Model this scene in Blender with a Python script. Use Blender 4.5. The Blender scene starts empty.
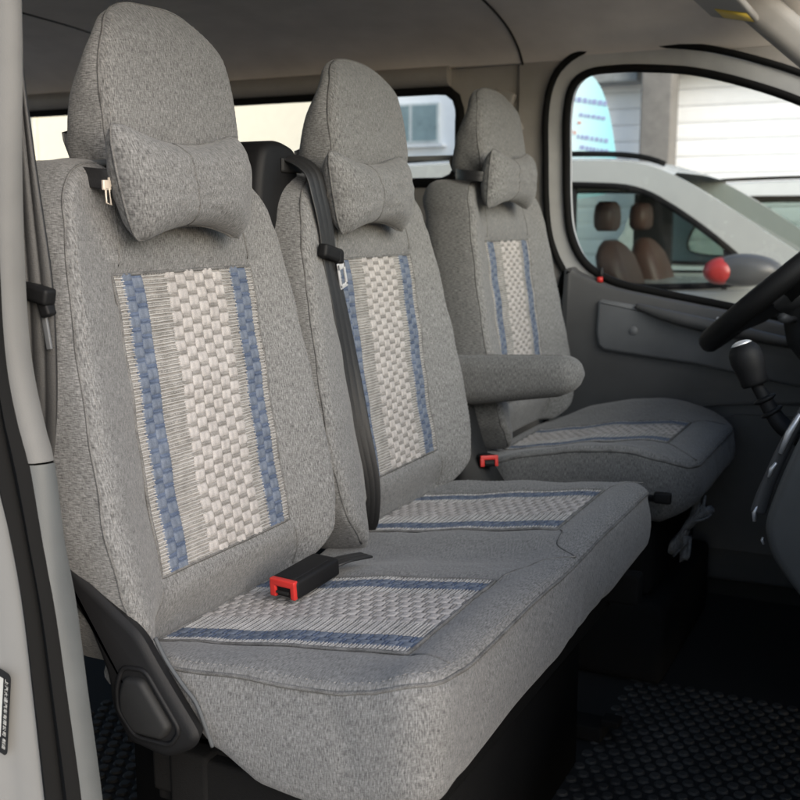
import bpy, bmesh, math, random
from math import sin, cos, pi, sqrt, radians
from mathutils import Vector, noise, Matrix
random.seed(7)
S = bpy.context.scene
COL = S.collection
ORG = {}

# ------------------------------------------------------------------ materials
def nodes(name):
    m = bpy.data.materials.new(name); m.use_nodes = True
    nt = m.node_tree; b = nt.nodes['Principled BSDF']
    return m, nt, b
def N(nt, t, **k):
    n = nt.nodes.new(t)
    for a, v in k.items():
        if a in n.inputs: n.inputs[a].default_value = v
        else: setattr(n, a, v)
    return n
def noise_tex(nt, coord, mul, detail=2, rough=.5):
    vm = N(nt, 'ShaderNodeVectorMath', operation='MULTIPLY')
    nt.links.new(coord, vm.inputs[0]); vm.inputs[1].default_value = mul
    n = N(nt, 'ShaderNodeTexNoise'); n.inputs['Scale'].default_value = 1; n.inputs['Detail'].default_value = detail
    n.inputs['Roughness'].default_value = rough
    nt.links.new(vm.outputs[0], n.inputs['Vector']); return n.outputs['Fac']
def ramp(nt, fac, stops):
    r = N(nt, 'ShaderNodeValToRGB'); e = r.color_ramp.elements
    while len(e) < len(stops): e.new(.5)
    for q, (p, c) in zip(e, stops): q.position = p; q.color = (*c, 1)
    nt.links.new(fac, r.inputs[0]); return r.outputs[0]
def math_n(nt, op, a, b=None, c=None):
    n = N(nt, 'ShaderNodeMath', operation=op)
    for i, v in enumerate((a, b, c)):
        if v is None: continue
        if isinstance(v, (int, float)): n.inputs[i].default_value = v
        else: nt.links.new(v, n.inputs[i])
    return n.outputs[0]
def bump(nt, b, h, strength, dist):
    n = N(nt, 'ShaderNodeBump'); n.inputs['Strength'].default_value = strength; n.inputs['Distance'].default_value = dist
    nt.links.new(h, n.inputs['Height']); nt.links.new(n.outputs[0], b.inputs['Normal'])

def fabric(name, k=1.0, tint=(1, .985, .97)):
    m, nt, b = nodes(name)
    uv = N(nt, 'ShaderNodeTexCoord').outputs['UV']
    n1 = noise_tex(nt, uv, (1000, 135, 1), 3, .62)
    n2 = noise_tex(nt, uv, (165, 1050, 1), 3, .62)
    n3 = noise_tex(nt, uv, (45, 38, 1), 3, .6)
    n4 = noise_tex(nt, uv, (520, 460, 1), 1, .5)
    s = math_n(nt, 'ADD', math_n(nt, 'MULTIPLY', n1, .56), math_n(nt, 'MULTIPLY', n2, .22))
    s = math_n(nt, 'ADD', s, math_n(nt, 'MULTIPLY', n3, .06))
    s = math_n(nt, 'ADD', s, math_n(nt, 'MULTIPLY', n4, .14))
    c = lambda v: tuple(v*k*t for t in tint)
    col = ramp(nt, s, [(.37, c(.08)), (.44, c(.145)), (.50, c(.21)), (.575, c(.29)), (.65, c(.39))])
    nt.links.new(col, b.inputs['Base Color'])
    b.inputs['Roughness'].default_value = .95; b.inputs['Specular IOR Level'].default_value = .15
    b.inputs['Sheen Weight'].default_value = .12; b.inputs['Sheen Roughness'].default_value = .5
    bump(nt, b, s, .35, .0010)
    return m
def plastic(name, col, rough=.5, grain=900, bs=.25, spec=.4, var=.12, metal=0):
    m, nt, b = nodes(name)
    oc = N(nt, 'ShaderNodeTexCoord').outputs['Object']
    n = noise_tex(nt, oc, (grain,)*3, 2, .5); n2 = noise_tex(nt, oc, (9, 9, 9), 4, .6)
    mm = lambda f: tuple(x*f for x in col)
    nt.links.new(ramp(nt, n2, [(.3, mm(1-var)), (.7, mm(1+var))]), b.inputs['Base Color'])
    r = math_n(nt, 'MULTIPLY_ADD', n2, .2, rough-.1); nt.links.new(r, b.inputs['Roughness'])
    b.inputs['Specular IOR Level'].default_value = spec; b.inputs['Metallic'].default_value = metal
    if bs: bump(nt, b, n, bs, .0006)
    return m
def webbing(name, col):
    m, nt, b = nodes(name)
    uv = N(nt, 'ShaderNodeTexCoord').outputs['UV']
    n = noise_tex(nt, uv, (700, 900, 1), 2, .5); n2 = noise_tex(nt, uv, (1600, 200, 1), 1, .5)
    s = math_n(nt, 'ADD', math_n(nt, 'MULTIPLY', n, .5), math_n(nt, 'MULTIPLY', n2, .5))
    nt.links.new(ramp(nt, s, [(.35, tuple(x*.55 for x in col)), (.65, tuple(x*1.5 for x in col))]), b.inputs['Base Color'])
    b.inputs['Roughness'].default_value = .5; bump(nt, b, s, .4, .0008); return m
def thread(name, lo, hi, sc=1400, bs=.6):
    m, nt, b = nodes(name)
    oc = N(nt, 'ShaderNodeTexCoord').outputs['Object']
    n = noise_tex(nt, oc, (sc, sc, sc), 2, .6); n2 = noise_tex(nt, oc, (60, 60, 60), 2, .6)
    s = math_n(nt, 'ADD', math_n(nt, 'MULTIPLY', n, .6), math_n(nt, 'MULTIPLY', n2, .4))
    nt.links.new(ramp(nt, s, [(.36, lo), (.62, hi)]), b.inputs['Base Color'])
    b.inputs['Roughness'].default_value = .85; b.inputs['Specular IOR Level'].default_value = .2
    bump(nt, b, n, bs, .0006); return m
def glassmat(name, tint=(1, 1, 1), refl=.06):
    m, nt, b = nodes(name); nt.nodes.remove(b)
    out = nt.nodes['Material Output']
    t = N(nt, 'ShaderNodeBsdfTransparent'); t.inputs[0].default_value = (*tint, 1)
    g = N(nt, 'ShaderNodeBsdfGlossy'); g.inputs['Roughness'].default_value = .02
    fr = N(nt, 'ShaderNodeFresnel'); fr.inputs[0].default_value = 1.45
    mx = N(nt, 'ShaderNodeMixShader')
    ge = N(nt, 'ShaderNodeNewGeometry'); inv = math_n(nt, 'SUBTRACT', 1.0, ge.outputs['Backfacing'])
    nt.links.new(math_n(nt, 'MULTIPLY', fr.outputs[0], inv), mx.inputs[0]); nt.links.new(t.outputs[0], mx.inputs[1]); nt.links.new(g.outputs[0], mx.inputs[2])
    nt.links.new(mx.outputs[0], out.inputs[0]); return m

M = {}
M['fabric'] = fabric('grey_linen_cover', .69, (.985, .985, .98))
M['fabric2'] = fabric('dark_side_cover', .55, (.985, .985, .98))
M['seam'] = thread('seam_thread', (.055, .054, .053), (.16, .158, .155), 900)
M['stitch'] = thread('pale_stitch', (.13, .128, .125), (.23, .226, .22), 1200)
M['cord'] = thread('pale_cord', (.22, .216, .208), (.39, .382, .37))
M['braid'] = thread('grey_braid', (.115, .112, .106), (.28, .272, .26), 800, 1.0)
M['white'] = thread('white_strand', (.245, .232, .224), (.375, .358, .347), 1100)
M['blue'] = thread('blue_strand', (.068, .083, .112), (.135, .157, .198), 1100)
M['bluedark'] = thread('dark_blue_weft', (.04, .055, .09), (.10, .125, .18), 900)
M['weft'] = thread('taupe_weft', (.125, .118, .11), (.26, .248, .236), 900)
M['liner'] = plastic('pale_liner', (.06, .065, .07), .8, 400)
M['black'] = plastic('black_plastic', (.006, .006, .0065), .6, 900, .25, .22)
M['blackm'] = plastic('matt_black', (.007, .007, .007), .7)
M['cavity'] = plastic('under_seat_dark', (.008, .008, .0082), .95, 500, .8, .1)  # near-black colour carries the deep shade under both seats
M['rubber'] = plastic('rubber_seal', (.006, .006, .006), .8, 300, .25, .12)
M['red'] = plastic('red_button', (.40, .022, .018), .4, 900, .1)
M['web'] = webbing('black_webbing', (.011, .011, .0115))
M['strap'] = webbing('elastic_strap', (.012, .012, .013))
M['metal'] = plastic('brushed_steel', (.62, .62, .63), .35, 700, .1, .6, .1, .55)
M['brass'] = plastic('pale_zip', (.62, .55, .46), .4, 900, .2, .5, .1, .3)
M['paint'] = plastic('silver_paint', (.19, .189, .183), .3, 200, 0, .5, .04)
M['trim'] = plastic('light_grey_trim', (.24, .25, .25), .5)
M['trimp'] = plastic('pillar_grey_trim', (.075, .080, .081), .5)
M['trimu'] = plastic('pale_pillar_trim', (.115, .114, .110), .62)
M['trimw'] = plastic('warm_grey_trim', (.25, .235, .22), .6)
M['doorgrey'] = plastic('painted_door_frame', (.36, .362, .362), .4, 300, 0)
M['char'] = plastic('charcoal_trim', (.056, .056, .057), .5)
M['char2'] = plastic('mid_grey_trim', (.105, .109, .115), .5)
M['console'] = plastic('console_grey', (.085, .086, .084), .45)
M['head'] = plastic('headliner_felt', (.62, .57, .525), .95, 700, .5, .1, .08)
M['yellow'] = plastic('yellow_sticker', (.62, .44, .06), .5, 200, 0)
M['white_l'] = plastic('white_ink', (.55, .54, .50), .6, 200, 0)
M['blackst'] = plastic('black_sticker', (.006, .006, .006), .35, 200, 0)
M['glass'] = glassmat('window_glass', (.97, .99, .98))
M['tint'] = glassmat('tinted_glass', (.76, .80, .78))

# ------------------------------------------------------------------ objects
def tag(o, label=None, cat=None, group=None, kind=None):
    if label: o['label'] = label
    if cat: o['category'] = cat
    if group: o['group'] = group
    if kind: o['kind'] = kind
    return o
def thing(name, loc, label, cat, group=None):
    o = bpy.data.objects.new(name, None); COL.objects.link(o); o.location = loc; o.empty_display_size = .05
    ORG[o.name] = Vector(loc); return tag(o, label, cat, group)
def mk(name, vs, fs, mat, parent=None, smooth=True, uv=None, fm=None, merge=0, origin=None):
    """one mesh object; vs in world coordinates"""
    if parent is not None: o0 = ORG[parent.name]
    else: o0 = Vector(origin) if origin is not None else Vector((0, 0, 0))
    me = bpy.data.meshes.new(name)
    me.from_pydata([tuple(Vector(v)-o0) for v in vs], [], fs)
    mats = mat if isinstance(mat, (list, tuple)) else [mat]
    for m in mats: me.materials.append(m)
    if fm: me.polygons.foreach_set('material_index', fm)
    me.polygons.foreach_set('use_smooth', [smooth]*len(fs))
    if uv:
        l = me.uv_layers.new(name='UVMap'); flat = []
        for f in uv:
            for c in f: flat += [c[0], c[1]]
        l.data.foreach_set('uv', flat)
    if merge:
        bm = bmesh.new(); bm.from_mesh(me); bmesh.ops.remove_doubles(bm, verts=bm.verts, dist=merge); bm.to_mesh(me); bm.free()
    me.update()
    o = bpy.data.objects.new(name, me); COL.objects.link(o)
    if parent is not None: o.parent = parent
    else: o.location = o0
    ORG[o.name] = o0
    return o
class MB:
    def __init__(s): s.v = []; s.f = []; s.m = []; s.uv = []
    def add(s, vs, fs, m=0, uv=None):
        o = len(s.v); s.v += [Vector(v) for v in vs]
        for k, f in enumerate(fs):
            s.f.append([i+o for i in f]); s.m.append(m)
            s.uv.append(uv[k] if uv else [(0, 0)]*len(f))
        return s
    def box(s, c, size, m=0, rot=None, bev=0):
        bm = bmesh.new(); bmesh.ops.create_cube(bm, size=1)
        for v in bm.verts: v.co = Vector((v.co.x*size[0], v.co.y*size[1], v.co.z*size[2]))
        if bev: bmesh.ops.bevel(bm, geom=bm.edges[:], offset=bev, segments=3, profile=.6, affect='EDGES')
        R = rot.to_3x3() if rot is not None else Matrix.Identity(3)
        s.add([R @ v.co + Vector(c) for v in bm.verts], [[v.index for v in f.verts] for f in bm.faces], m); bm.free(); return s
    def tube(s, pts, r, n=8, m=0, closed=False, cap=True, flat=1.0):
        pts = [Vector(p) for p in pts]; L = len(pts); rings = []
        up = Vector((0.13, .2, .97)); acc = 0
        for i, p in enumerate(pts):
            a = pts[(i-1) % L] if (closed or i > 0) else p; b = pts[(i+1) % L] if (closed or i < L-1) else p
            t = (b-a).normalized(); x = t.cross(up)
            if x.length < .1: x = t.cross(Vector((1, 0, 0)))
            x.normalize(); y = x.cross(t); rr = r[i] if isinstance(r, (list, tuple)) else r
            if i: acc += (p-pts[i-1]).length
            rings.append(([p+x*cos(2*pi*k/n)*rr+y*sin(2*pi*k/n)*rr*flat for k in range(n)], acc))
        vs = [v for q, _ in rings for v in q]; fs = []; uvs = []
        for i in range(L if closed else L-1):
            j = (i+1) % L
            for k in range(n):
                fs.append([i*n+k, i*n+(k+1) % n, j*n+(k+1) % n, j*n+k])
                a0 = rings[i][1]; a1 = rings[j][1] if j else a0+.01
                uvs.append([(k*.002, a0), (k*.002+.002, a0), (k*.002+.002, a1), (k*.002, a1)])
        if cap and not closed:
            fs += [list(range(n))[::-1], [(L-1)*n+k for k in range(n)]]; uvs += [[(0, 0)]*n]*2
        return s.add(vs, fs, m, uvs)
    def loft(s, rings, m=0, cap=True):
        n = len(rings[0]); vs = [v for r in rings for v in r]; fs = []; uvs = []; acc = 0
        for i in range(len(rings)-1):
            d = (Vector(rings[i+1][0])-Vector(rings[i][0])).length; per = 0
            for k in range(n):
                e = (Vector(rings[i][(k+1) % n])-Vector(rings[i][k])).length
                fs.append([i*n+k, i*n+(k+1) % n, (i+1)*n+(k+1) % n, (i+1)*n+k])
                uvs.append([(acc, per), (acc, per+e), (acc+d, per+e), (acc+d, per)]); per += e
            acc += d
        if cap:
            fs += [list(range(n))[::-1], [(len(rings)-1)*n+k for k in range(n)]]
            uvs += [[(rings[0][k][1], rings[0][k][2]) for k in range(n)][::-1], [(rings[-1][k][1], rings[-1][k][2]) for k in range(n)]]
        return s.add(vs, fs, m, uvs)
    def prism(s, poly, y0, y1, m=0, ax='y'):
        """polygon in (x,z) extruded along y (or (y,z) along x, (x,y) along z)"""
        P = {'y': lambda a, b, t: (a, t, b), 'x': lambda a, b, t: (t, a, b), 'z': lambda a, b, t: (a, b, t)}[ax]
        n = len(poly); vs = [P(a, b, y0) for a, b in poly]+[P(a, b, y1) for a, b in poly]
        fs = [list(range(n))[::-1], list(range(n, 2*n))]+[[i, (i+1) % n, n+(i+1) % n, n+i] for i in range(n)]
        return s.add(vs, fs, m)
    def ribbon(s, pts, wdir, w, th=.0016, ribs=3, m=0):
        """webbing along pts; wdir(i) unit vector across; raised ribs"""
        pts = [Vector(p) for p in pts]; L = len(pts); prof = []
        K = ribs*8
        for k in range(K+1):
            u = k/K; prof.append((u-.5, th*(.62+.38*abs(sin(pi*ribs*u))**.6)))
        for k in range(K, -1, -1): prof.append((k/K-.5, -th*(.62+.38*abs(sin(pi*ribs*k/K))**.6)))
        rings = []
        for i, p in enumerate(pts):
            a = pts[max(i-1, 0)]; b = pts[min(i+1, L-1)]; t = (b-a).normalized()
            wd = Vector(wdir(i) if callable(wdir) else wdir); wd = (wd-t*wd.dot(t)).normalized(); nn = wd.cross(t).normalized()
            ww = w(i) if callable(w) else w
            rings.append([p+wd*a_*ww+nn*h for a_, h in prof])
        return s.loft(rings, m)
    def build(s, name, mat, parent=None, smooth=True, origin=None, merge=0, sharp=None):
        o = mk(name, s.v, s.f, mat, parent, smooth, s.uv, s.m, merge, origin)
        bm = bmesh.new(); bm.from_mesh(o.data); bmesh.ops.recalc_face_normals(bm, faces=bm.faces); bm.to_mesh(o.data); bm.free()
        if sharp is not None: o.data.set_sharp_from_angle(angle=radians(sharp))
        return o
def rrect(w, h, r, n=6):
    """rounded rectangle outline centred on 0, ccw"""
    r = min(r, w/2-1e-4, h/2-1e-4); pts = []
    for cx, cy, a0 in ((w/2-r, h/2-r, 0), (-w/2+r, h/2-r, 90), (-w/2+r, -h/2+r, 180), (w/2-r, -h/2+r, 270)):
        for k in range(n+1):
            a = radians(a0+90*k/n); pts.append((cx+r*cos(a), cy+r*sin(a)))
    return pts
def resample(pts, n, closed=True):
    P = [Vector(p) for p in pts]
    if closed: P = P+[P[0]]
    d = [0]
    for a, b in zip(P, P[1:]): d.append(d[-1]+(b-a).length)
    out = []; T = d[-1]; j = 0
    for i in range(n):
        t = T*i/(n if closed else n-1)
        while j < len(d)-2 and d[j+1] < t: j += 1
        u = (t-d[j])/max(d[j+1]-d[j], 1e-9); out.append(P[j].lerp(P[j+1], min(u, 1)))
    return out
def catmull(pts, sub=8, closed=False):
    P = [Vector(p) for p in pts]; n = len(P); out = []
    for i in range(n if closed else n-1):
        if closed: a, b, c, d = P[(i-1) % n], P[i], P[(i+1) % n], P[(i+2) % n]
        else: a, b, c, d = P[max(i-1, 0)], P[i], P[i+1], P[min(i+2, n-1)]
        for k in range(sub):
            t = k/sub; out.append(.5*((2*b)+(c-a)*t+(2*a-5*b+4*c-d)*t*t+(3*b-a-3*c+d)*t**3))
    if not closed: out.append(P[-1])
    return out
def offset_poly(P, d):
    n = len(P); A = sum(P[i][0]*P[(i+1) % n][1]-P[(i+1) % n][0]*P[i][1] for i in range(n)); sg = 1 if A > 0 else -1; out = []
    for i in range(n):
        t = Vector(P[(i+1) % n])-Vector(P[(i-1) % n]); t.normalize()
        out.append((P[i][0]+t[1]*d*sg, P[i][1]-t[0]*d*sg))
    return out
def round_poly(P, r, k=4):
    out = []; n = len(P)
    for i in range(n):
        a, b, c = Vector(P[i-1]), Vector(P[i]), Vector(P[(i+1) % n]); u = (a-b); v = (c-b)
        p = b+u.normalized()*min(r, u.length*.45); q = b+v.normalized()*min(r, v.length*.45)
        for j in range(k+1):
            t = j/k; w = p*(1-t)**2+b*2*t*(1-t)+q*t*t; out.append((w.x, w.y))
    return out
def interp(T, x):
    if x <= T[0][0]: return T[0][1]
    for (a, p), (b, q) in zip(T, T[1:]):
        if x <= b:
            t = (x-a)/(b-a); t = t*t*(3-2*t)*.5+t*.5
            return p+(q-p)*t
    return T[-1][1]
def wrinkle(a, b, s=0.0):
    r = 1-abs(nz(a*11+s, b*5+s*2, s+.7)); r2 = 1-abs(nz(a*4+s, b*13-s, s+3.1))
    return .0022*(max(0, r-.72)/.28)**2*sm(-.1, .35, nz(a*4, b*4, s+9))+.0018*(max(0, r2-.75)/.25)**2*sm(-.1, .3, nz(a*3.3, b*3.1, s+19))
def sm(a, b, x):
    t = min(max((x-a)/(b-a), 0), 1); return t*t*(3-2*t)
def nz(*p): return noise.noise(Vector(p))

# ------------------------------------------------------------------ soft pads
def pad(name, outline, spine, F, depth, to3, mat, parent, er=.012, ed=.7, bulge=.006, rr=.02, n=180, seam=True, arc=None, side_mat=None, wr=.0012, sr=.0016):
    """padded cover: outline (a,b) closed ccw, F height of the front, depth(a,b) of the side."""
    O = [Vector((p[0], p[1])) for p in resample([(*p, 0) for p in outline], n)]
    ks = [i/16*.88 for i in range(16)]+[.88, .92, .95, .97, .985, .995, 1.0]
    (a0, b0), (a1, b1) = spine; sd = Vector((a1-a0, b1-b0)); s2 = sd.length_squared; vs = []; uvc = []
    for k in ks:
        for o in O:
            t = max(0, min(1, (o-Vector((a0, b0))).dot(sd)/s2)) if s2 > 0 else 0
            c = Vector((a0, b0))+sd*t; p = c+(o-c)*k; de = (1-k)*(o-c).length
            h = F(p.x, p.y)
            if de < er: h -= er*ed*(1-sqrt(max(0, 1-(1-de/er)**2)))
            vs.append(to3(p.x, p.y, h)); uvc.append((p.x, p.y))
    fr = len(ks); seam_pts = [vs[(fr-1)*n+i] for i in range(n)]
    edgeh = [F(o.x, o.y)-er*ed for o in O]
    nrm = []; per = [0]
    for i in range(n):
        t = (O[(i+1) % n]-O[i-1]).normalized(); nrm.append(Vector((t.y, -t.x))); per.append(per[-1]+(O[(i+1) % n]-O[i]).length)
    lv = [.02, .06, .14, .26, .4, .55, .7, .82, .9, .95, .985, 1.0]
    for t in lv:
        for i, o in enumerate(O):
            D = depth(o.x, o.y); d = D*t; b_ = bulge(o.x, o.y) if callable(bulge) else bulge
            off = b_*sin(pi*min(t*1.05, 1))**.7
            q = d-(D-rr)
            if q > 0: off -= rr*(1-sqrt(max(0, 1-(q/rr)**2)))
            off += wr*2*nz(o.x*9+3, o.y*9, d*14)-wrinkle(per[i]*1.2, d*2.2, 4.4)*1.5*min(1, t*6)
            p = o+nrm[i]*off; vs.append(to3(p.x, p.y, edgeh[i]-d))
    cents = []
    for t in (.6, .25, 0):
        for i, o in enumerate(O):
            D = depth(o.x, o.y)
            tt = max(0, min(1, (o-Vector((a0, b0))).dot(sd)/s2)) if s2 > 0 else 0
            c = Vector((a0, b0))+sd*tt; p = c+(o-nrm[i]*rr-c)*t; vs.append(to3(p.x, p.y, edgeh[i]-D))
    fs = []; uv = []; fm = []; R = fr+len(lv)+3
    for r in range(R-1):
        for i in range(n):
            j = (i+1) % n; f = [r*n+i, r*n+j, (r+1)*n+j, (r+1)*n+i]; fs.append(f)
            if r < fr-1: uv.append([uvc[q] for q in f]); fm.append(0)
            else:
                d0 = 1.7+(r-fr)*.02 if r >= fr+len(lv)-1 else 0
                def dd(row, ii):
                    if row < fr: return 0
                    if row < fr+len(lv): return depth(O[ii].x, O[ii].y)*lv[row-fr]
                    return depth(O[ii].x, O[ii].y)+.1*(row-fr-len(lv)+1)
                uv.append([(per[i], dd(r, i)), (per[i+1], dd(r, j)), (per[i+1], dd(r+1, j)), (per[i], dd(r+1, i))]); fm.append(1 if side_mat else 0)
    o = mk(name, vs, fs, [mat]+([side_mat] if side_mat else []), parent, True, uv, fm, 1e-5)
    bm = bmesh.new(); bm.from_mesh(o.data); bmesh.ops.recalc_face_normals(bm, faces=bm.faces); bm.to_mesh(o.data); bm.free()
    if seam:
        idx = [i for i in range(n) if arc is None or arc(O[i].x, O[i].y)]
        mb = MB()
        if len(idx) == n: mb.tube(seam_pts, sr, 6, closed=True)
        else:   # rotate so that the run is contiguous
            st = next(i for i in idx if (i-1) % n not in idx); run = []
            while st % n in idx and len(run) < n: run.append(seam_pts[st % n]); st += 1
            mb.tube(run, sr, 6)
        ri = [(fr-4)*n+i for i in range(n)]; gap = .0075; acc = 0; last = None
        for i in range(len(ri)):
            if i not in set(idx) or (i+1) % n not in set(idx): continue
            a = Vector(vs[ri[i]]); b = Vector(vs[ri[(i+1) % n]]); L = (b-a).length; q = acc
            while q < L:
                p = a.lerp(b, q/L); e = p+(b-a).normalized()*.0042; mb.tube([p, (p+e)/2, e], [.0003, .0007, .0003], 5, 1); q += gap
            acc = q-L
        mb.build('seam', [M['seam'], M['stitch']], o)
    return o
def surf_seam(parent, pts, F, to3, r=.0012, lift=.0001, name='stitch_line'):
    P = catmull([(*p, 0) for p in pts], 8)
    MB().tube([to3(p.x, p.y, F(p.x, p.y)+lift) for p in P], r, 5).build(name, M['seam'], parent)

def weave(parent, ac, aw, b0, b1, F, to3, rows, swap=False, seed=0, shear=0):
    """hand-woven inset: aw wide (across), from b0 to b1 (along). Every cord, braid and strand is geometry."""
    rnd = random.Random(seed); mb = MB()
    bl, bh = min(b0, b1)+.0012, max(b0, b1)-.0012
    def P(a, b, h):
        if b < bl or b > bh: b = min(max(b, bl), bh); h = min(h, .0022)
        # (across, along, height) -> surface point
        g = (lambda x, y: F(y, x)) if swap else F
        e = .002; z0 = g(a, b)
        da = (g(a+e, b)-g(a-e, b))/(2*e); db = (g(a, b+e)-g(a, b-e))/(2*e)
        l = sqrt(1+da*da+db*db); A = a-da*h/l; B = b-db*h/l; H = z0+h/l
        return to3(B, A, H) if swap else to3(A, B, H)
    A0 = ac-aw/2; pitch = (b1-b0)/rows
    def grid(a_, b_, nu, nv, hf, m):
        vs = []; fs = []
        for j in range(nv+1):
            for i in range(nu+1):
                u = i/nu; v = j/nv; vs.append(P(a_[0]+(a_[1]-a_[0])*u, b_[0]+(b_[1]-b_[0])*v, hf(u, v)))
        for j in range(nv):
            for i in range(nu):
                q = j*(nu+1)+i; fs.append([q, q+1, q+nu+2, q+nu+1])
        mb.add(vs, fs, m)
    # backing braid
    grid((A0, A0+aw), (b0, b1), 26, 60, lambda u, v: .0010, 5)
    w = aw*.0687
    blue = [A0+aw*.055+w*.5, A0+aw*.055+w*1.45, A0+aw*.815+w*.5, A0+aw*.815+w*1.45]
    white = [A0+aw*.338+w*(k+.5) for k in range(6)]
    bz = [(A0+aw*.055, A0+aw*.055+1.95*w, 4), (A0+aw*.338, A0+aw*.338+6*w, 5), (A0+aw*.815, A0+aw*.815+1.95*w, 4)]
    for a, b, m in bz: grid((a, b), (b0, b1), 8, 60, lambda u, v: .0021, m)
    # cords and braids in the free zones
    zones = [(A0, bz[0][0]+.003), (bz[0][1]-.002, bz[1][0]+.004), (bz[1][1]-.004, bz[2][0]+.002), (bz[2][1]-.003, A0+aw)]
    for j in range(rows):
        bc = b0+pitch*(j+.5)
        for zi, (za, zb) in enumerate(zones):
            jb = rnd.uniform(-.0003, .0003)
            ext0 = (.0 if zi in (0,) else 0); L = zb-za; nu = max(3, int(L/.006))
            # two thin cords per row with a braid held between them
            nv = 4
            for off in (-.27, .27):
                vs = []; fs = []
                for i in range(nu+1):
                    a = za+L*i/nu
                    for k in range(nv+1):
                        t = pi*k/nv; vs.append(P(a, bc+jb+off*pitch-cos(t)*.0009+.00015*sin(i*2.1+j), .0014+sin(t)*.0019))
                for i in range(nu):
                    for k in range(nv): q = i*(nv+1)+k; fs.append([q, q+1, q+nv+2, q+nv+1])
                mb.add(vs, fs, 0)
            # braid: a row of little slanted knots between cords
            bb = bc; nk = max(2, int(L/.0042))
            if True:
                for k in range(nk):
                    a = za+L*(k+.5)/nk; hw_ = L/nk*.48; hh = pitch*.17
                    vs = [P(a-hw_, bb-hh, .0016), P(a+hw_, bb-hh, .0016), P(a+hw_, bb+hh, .0016), P(a-hw_, bb+hh, .0016),
                          P(a-hw_*.2, bb-hh*.5, .0030), P(a+hw_*.7, bb-hh*.3, .0030), P(a+hw_*.2, bb+hh*.5, .0030), P(a-hw_*.7, bb+hh*.3, .0030)]
                    mb.add(vs, [[4, 5, 6, 7], [0, 1, 5, 4], [1, 2, 6, 5], [2, 3, 7, 6], [3, 0, 4, 7]], 1)
    # strands: staggered ribbed blocks, each over about one and a half rows
    def block(a, bc, hw_, hl, m, wm):
        nu, nv = 12, 6; hs = rnd.uniform(.9, 1.12); sk = rnd.uniform(-.0006, .0006)
        vs = []; fs = []
        for j in range(nv+1):
            for i in range(nu+1):
                u = 2*i/nu-1; v = 2*j/nv-1
                dome = (max(0, 1-abs(v)**5)**.5)*(max(0, 1-abs(u)**7)**.5)
                rib = .60+.40*abs(sin(u*pi))**.5
                vs.append(P(a+u*hw_*(1-.05*v*v)+sk*v, bc+v*hl, .0016+.0019*hs*dome*rib))
        for j in range(nv):
            for i in range(nu): q = j*(nu+1)+i; fs.append([q, q+1, q+nu+2, q+nu+1])
        mb.add(vs, fs, m)
        # weft showing in the gap after the block
        nu = 3; vs = []; fs = []
        for i in range(nu+1):
            aa = a-hw_*.85+2*hw_*.85*i/nu
            for k in range(4):
                t = pi*k/3; vs.append(P(aa, bc+pitch-cos(t)*.0016, .002+sin(t)*.0012))
        for i in range(nu):
            for k in range(3): q = i*4+k; fs.append([q, q+1, q+5, q+4])
        mb.add(vs, fs, wm)
    for ci, a in enumerate(blue):
        for j in range(ci % 2, rows, 2): block(a, b0+pitch*(j+.5), w*.50, pitch*.74, 3, 4)
    for ci, a in enumerate(white):
        for j in range(ci % 2, rows, 2):
            block(a, b0+pitch*(j+.5), w*.52, pitch*.75, 2, 5)
    E = []
    for (a_, b_), (c_, d_) in (((A0, b0), (A0+aw, b0)), ((A0+aw, b0), (A0+aw, b1)), ((A0+aw, b1), (A0, b1)), ((A0, b1), (A0, b0))):
        E += [P(a_+(c_-a_)*k/40, b_+(d_-b_)*k/40, .0022) for k in range(40)]
    mb.tube(E, .0021, 6, 6, closed=True)
    o = mb.build('woven_panel', [M['cord'], M['braid'], M['white'], M['blue'], M['bluedark'], M['weft'], M['seam']], parent)
    return o

# ------------------------------------------------------------------ seat shapes
FE = [(-.04, -.020), (.03, -.018), (.10, -.030), (.18, -.046), (.26, -.062), (.34, -.078), (.43, -.094), (.52, -.112)]
def back_F(yc, dx=0, dz=0, i0=.078, i1=.403, iw=.128):
    def F(y, z):
        z -= dz; u = abs(y-yc)
        x = interp(FE, z)
        out = max(u-iw, 0); top = max(z-i1, 0); bot = max(i0-z, 0)
        rec = .034 - .012*sm(.1, .4, z)
        r = (rec+.026*sm(.085, .0, z))*(1-sm(.0, .075, out)) * (1-sm(0, .11, top)*.35)
        x -= r
        e = sqrt(out*out+top*top+bot*bot)            # puff round the inset
        x += .0045*sm(.0, .012, e)*(1-sm(.02, .06, e))
        x -= .003*sm(.9, 1, 1-e/.004) if e < .004 else 0
        x -= wrinkle(y, z, yc*3)*sm(0, .01, e)
        x += .0016*nz(y*7, z*7, 2.3)+.0008*nz(y*22, z*20, 5)
        return x+dx
    return F
def back_outline(yc, dz=0, hwf=1.0, top=.515):
    hw = [(.0, .155), (.03, .180), (.06, .197), (.10, .205), (.15, .211), (.24, .205), (.34, .197), (.43, .188), (top-.06, .180)]
    right = [(yc+interp(hw, z)*hwf, z+dz) for z in [.0+i*(top-.06)/24 for i in range(25)]]
    r = .060; w = .180*hwf
    arc = [(yc+w-.07+.07*cos(radians(a)), top+dz-r+r*sin(radians(a))) for a in range(10, 91, 10)]
    topl = [(yc+(w-.07)*(1-t/4.), top+dz+.004*sin(pi/2*t/4.)) for t in range(1, 4)]
    half = right+arc+topl
    left = [(2*yc-y, z) for y, z in half[::-1]]
    return half+[(yc, top+dz+.004)]+left
to_x = lambda a, b, h: (h, a, b)          # (y, z, x)
to_z = lambda a, b, h: (a, b, h)          # (x, y, z)

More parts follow.
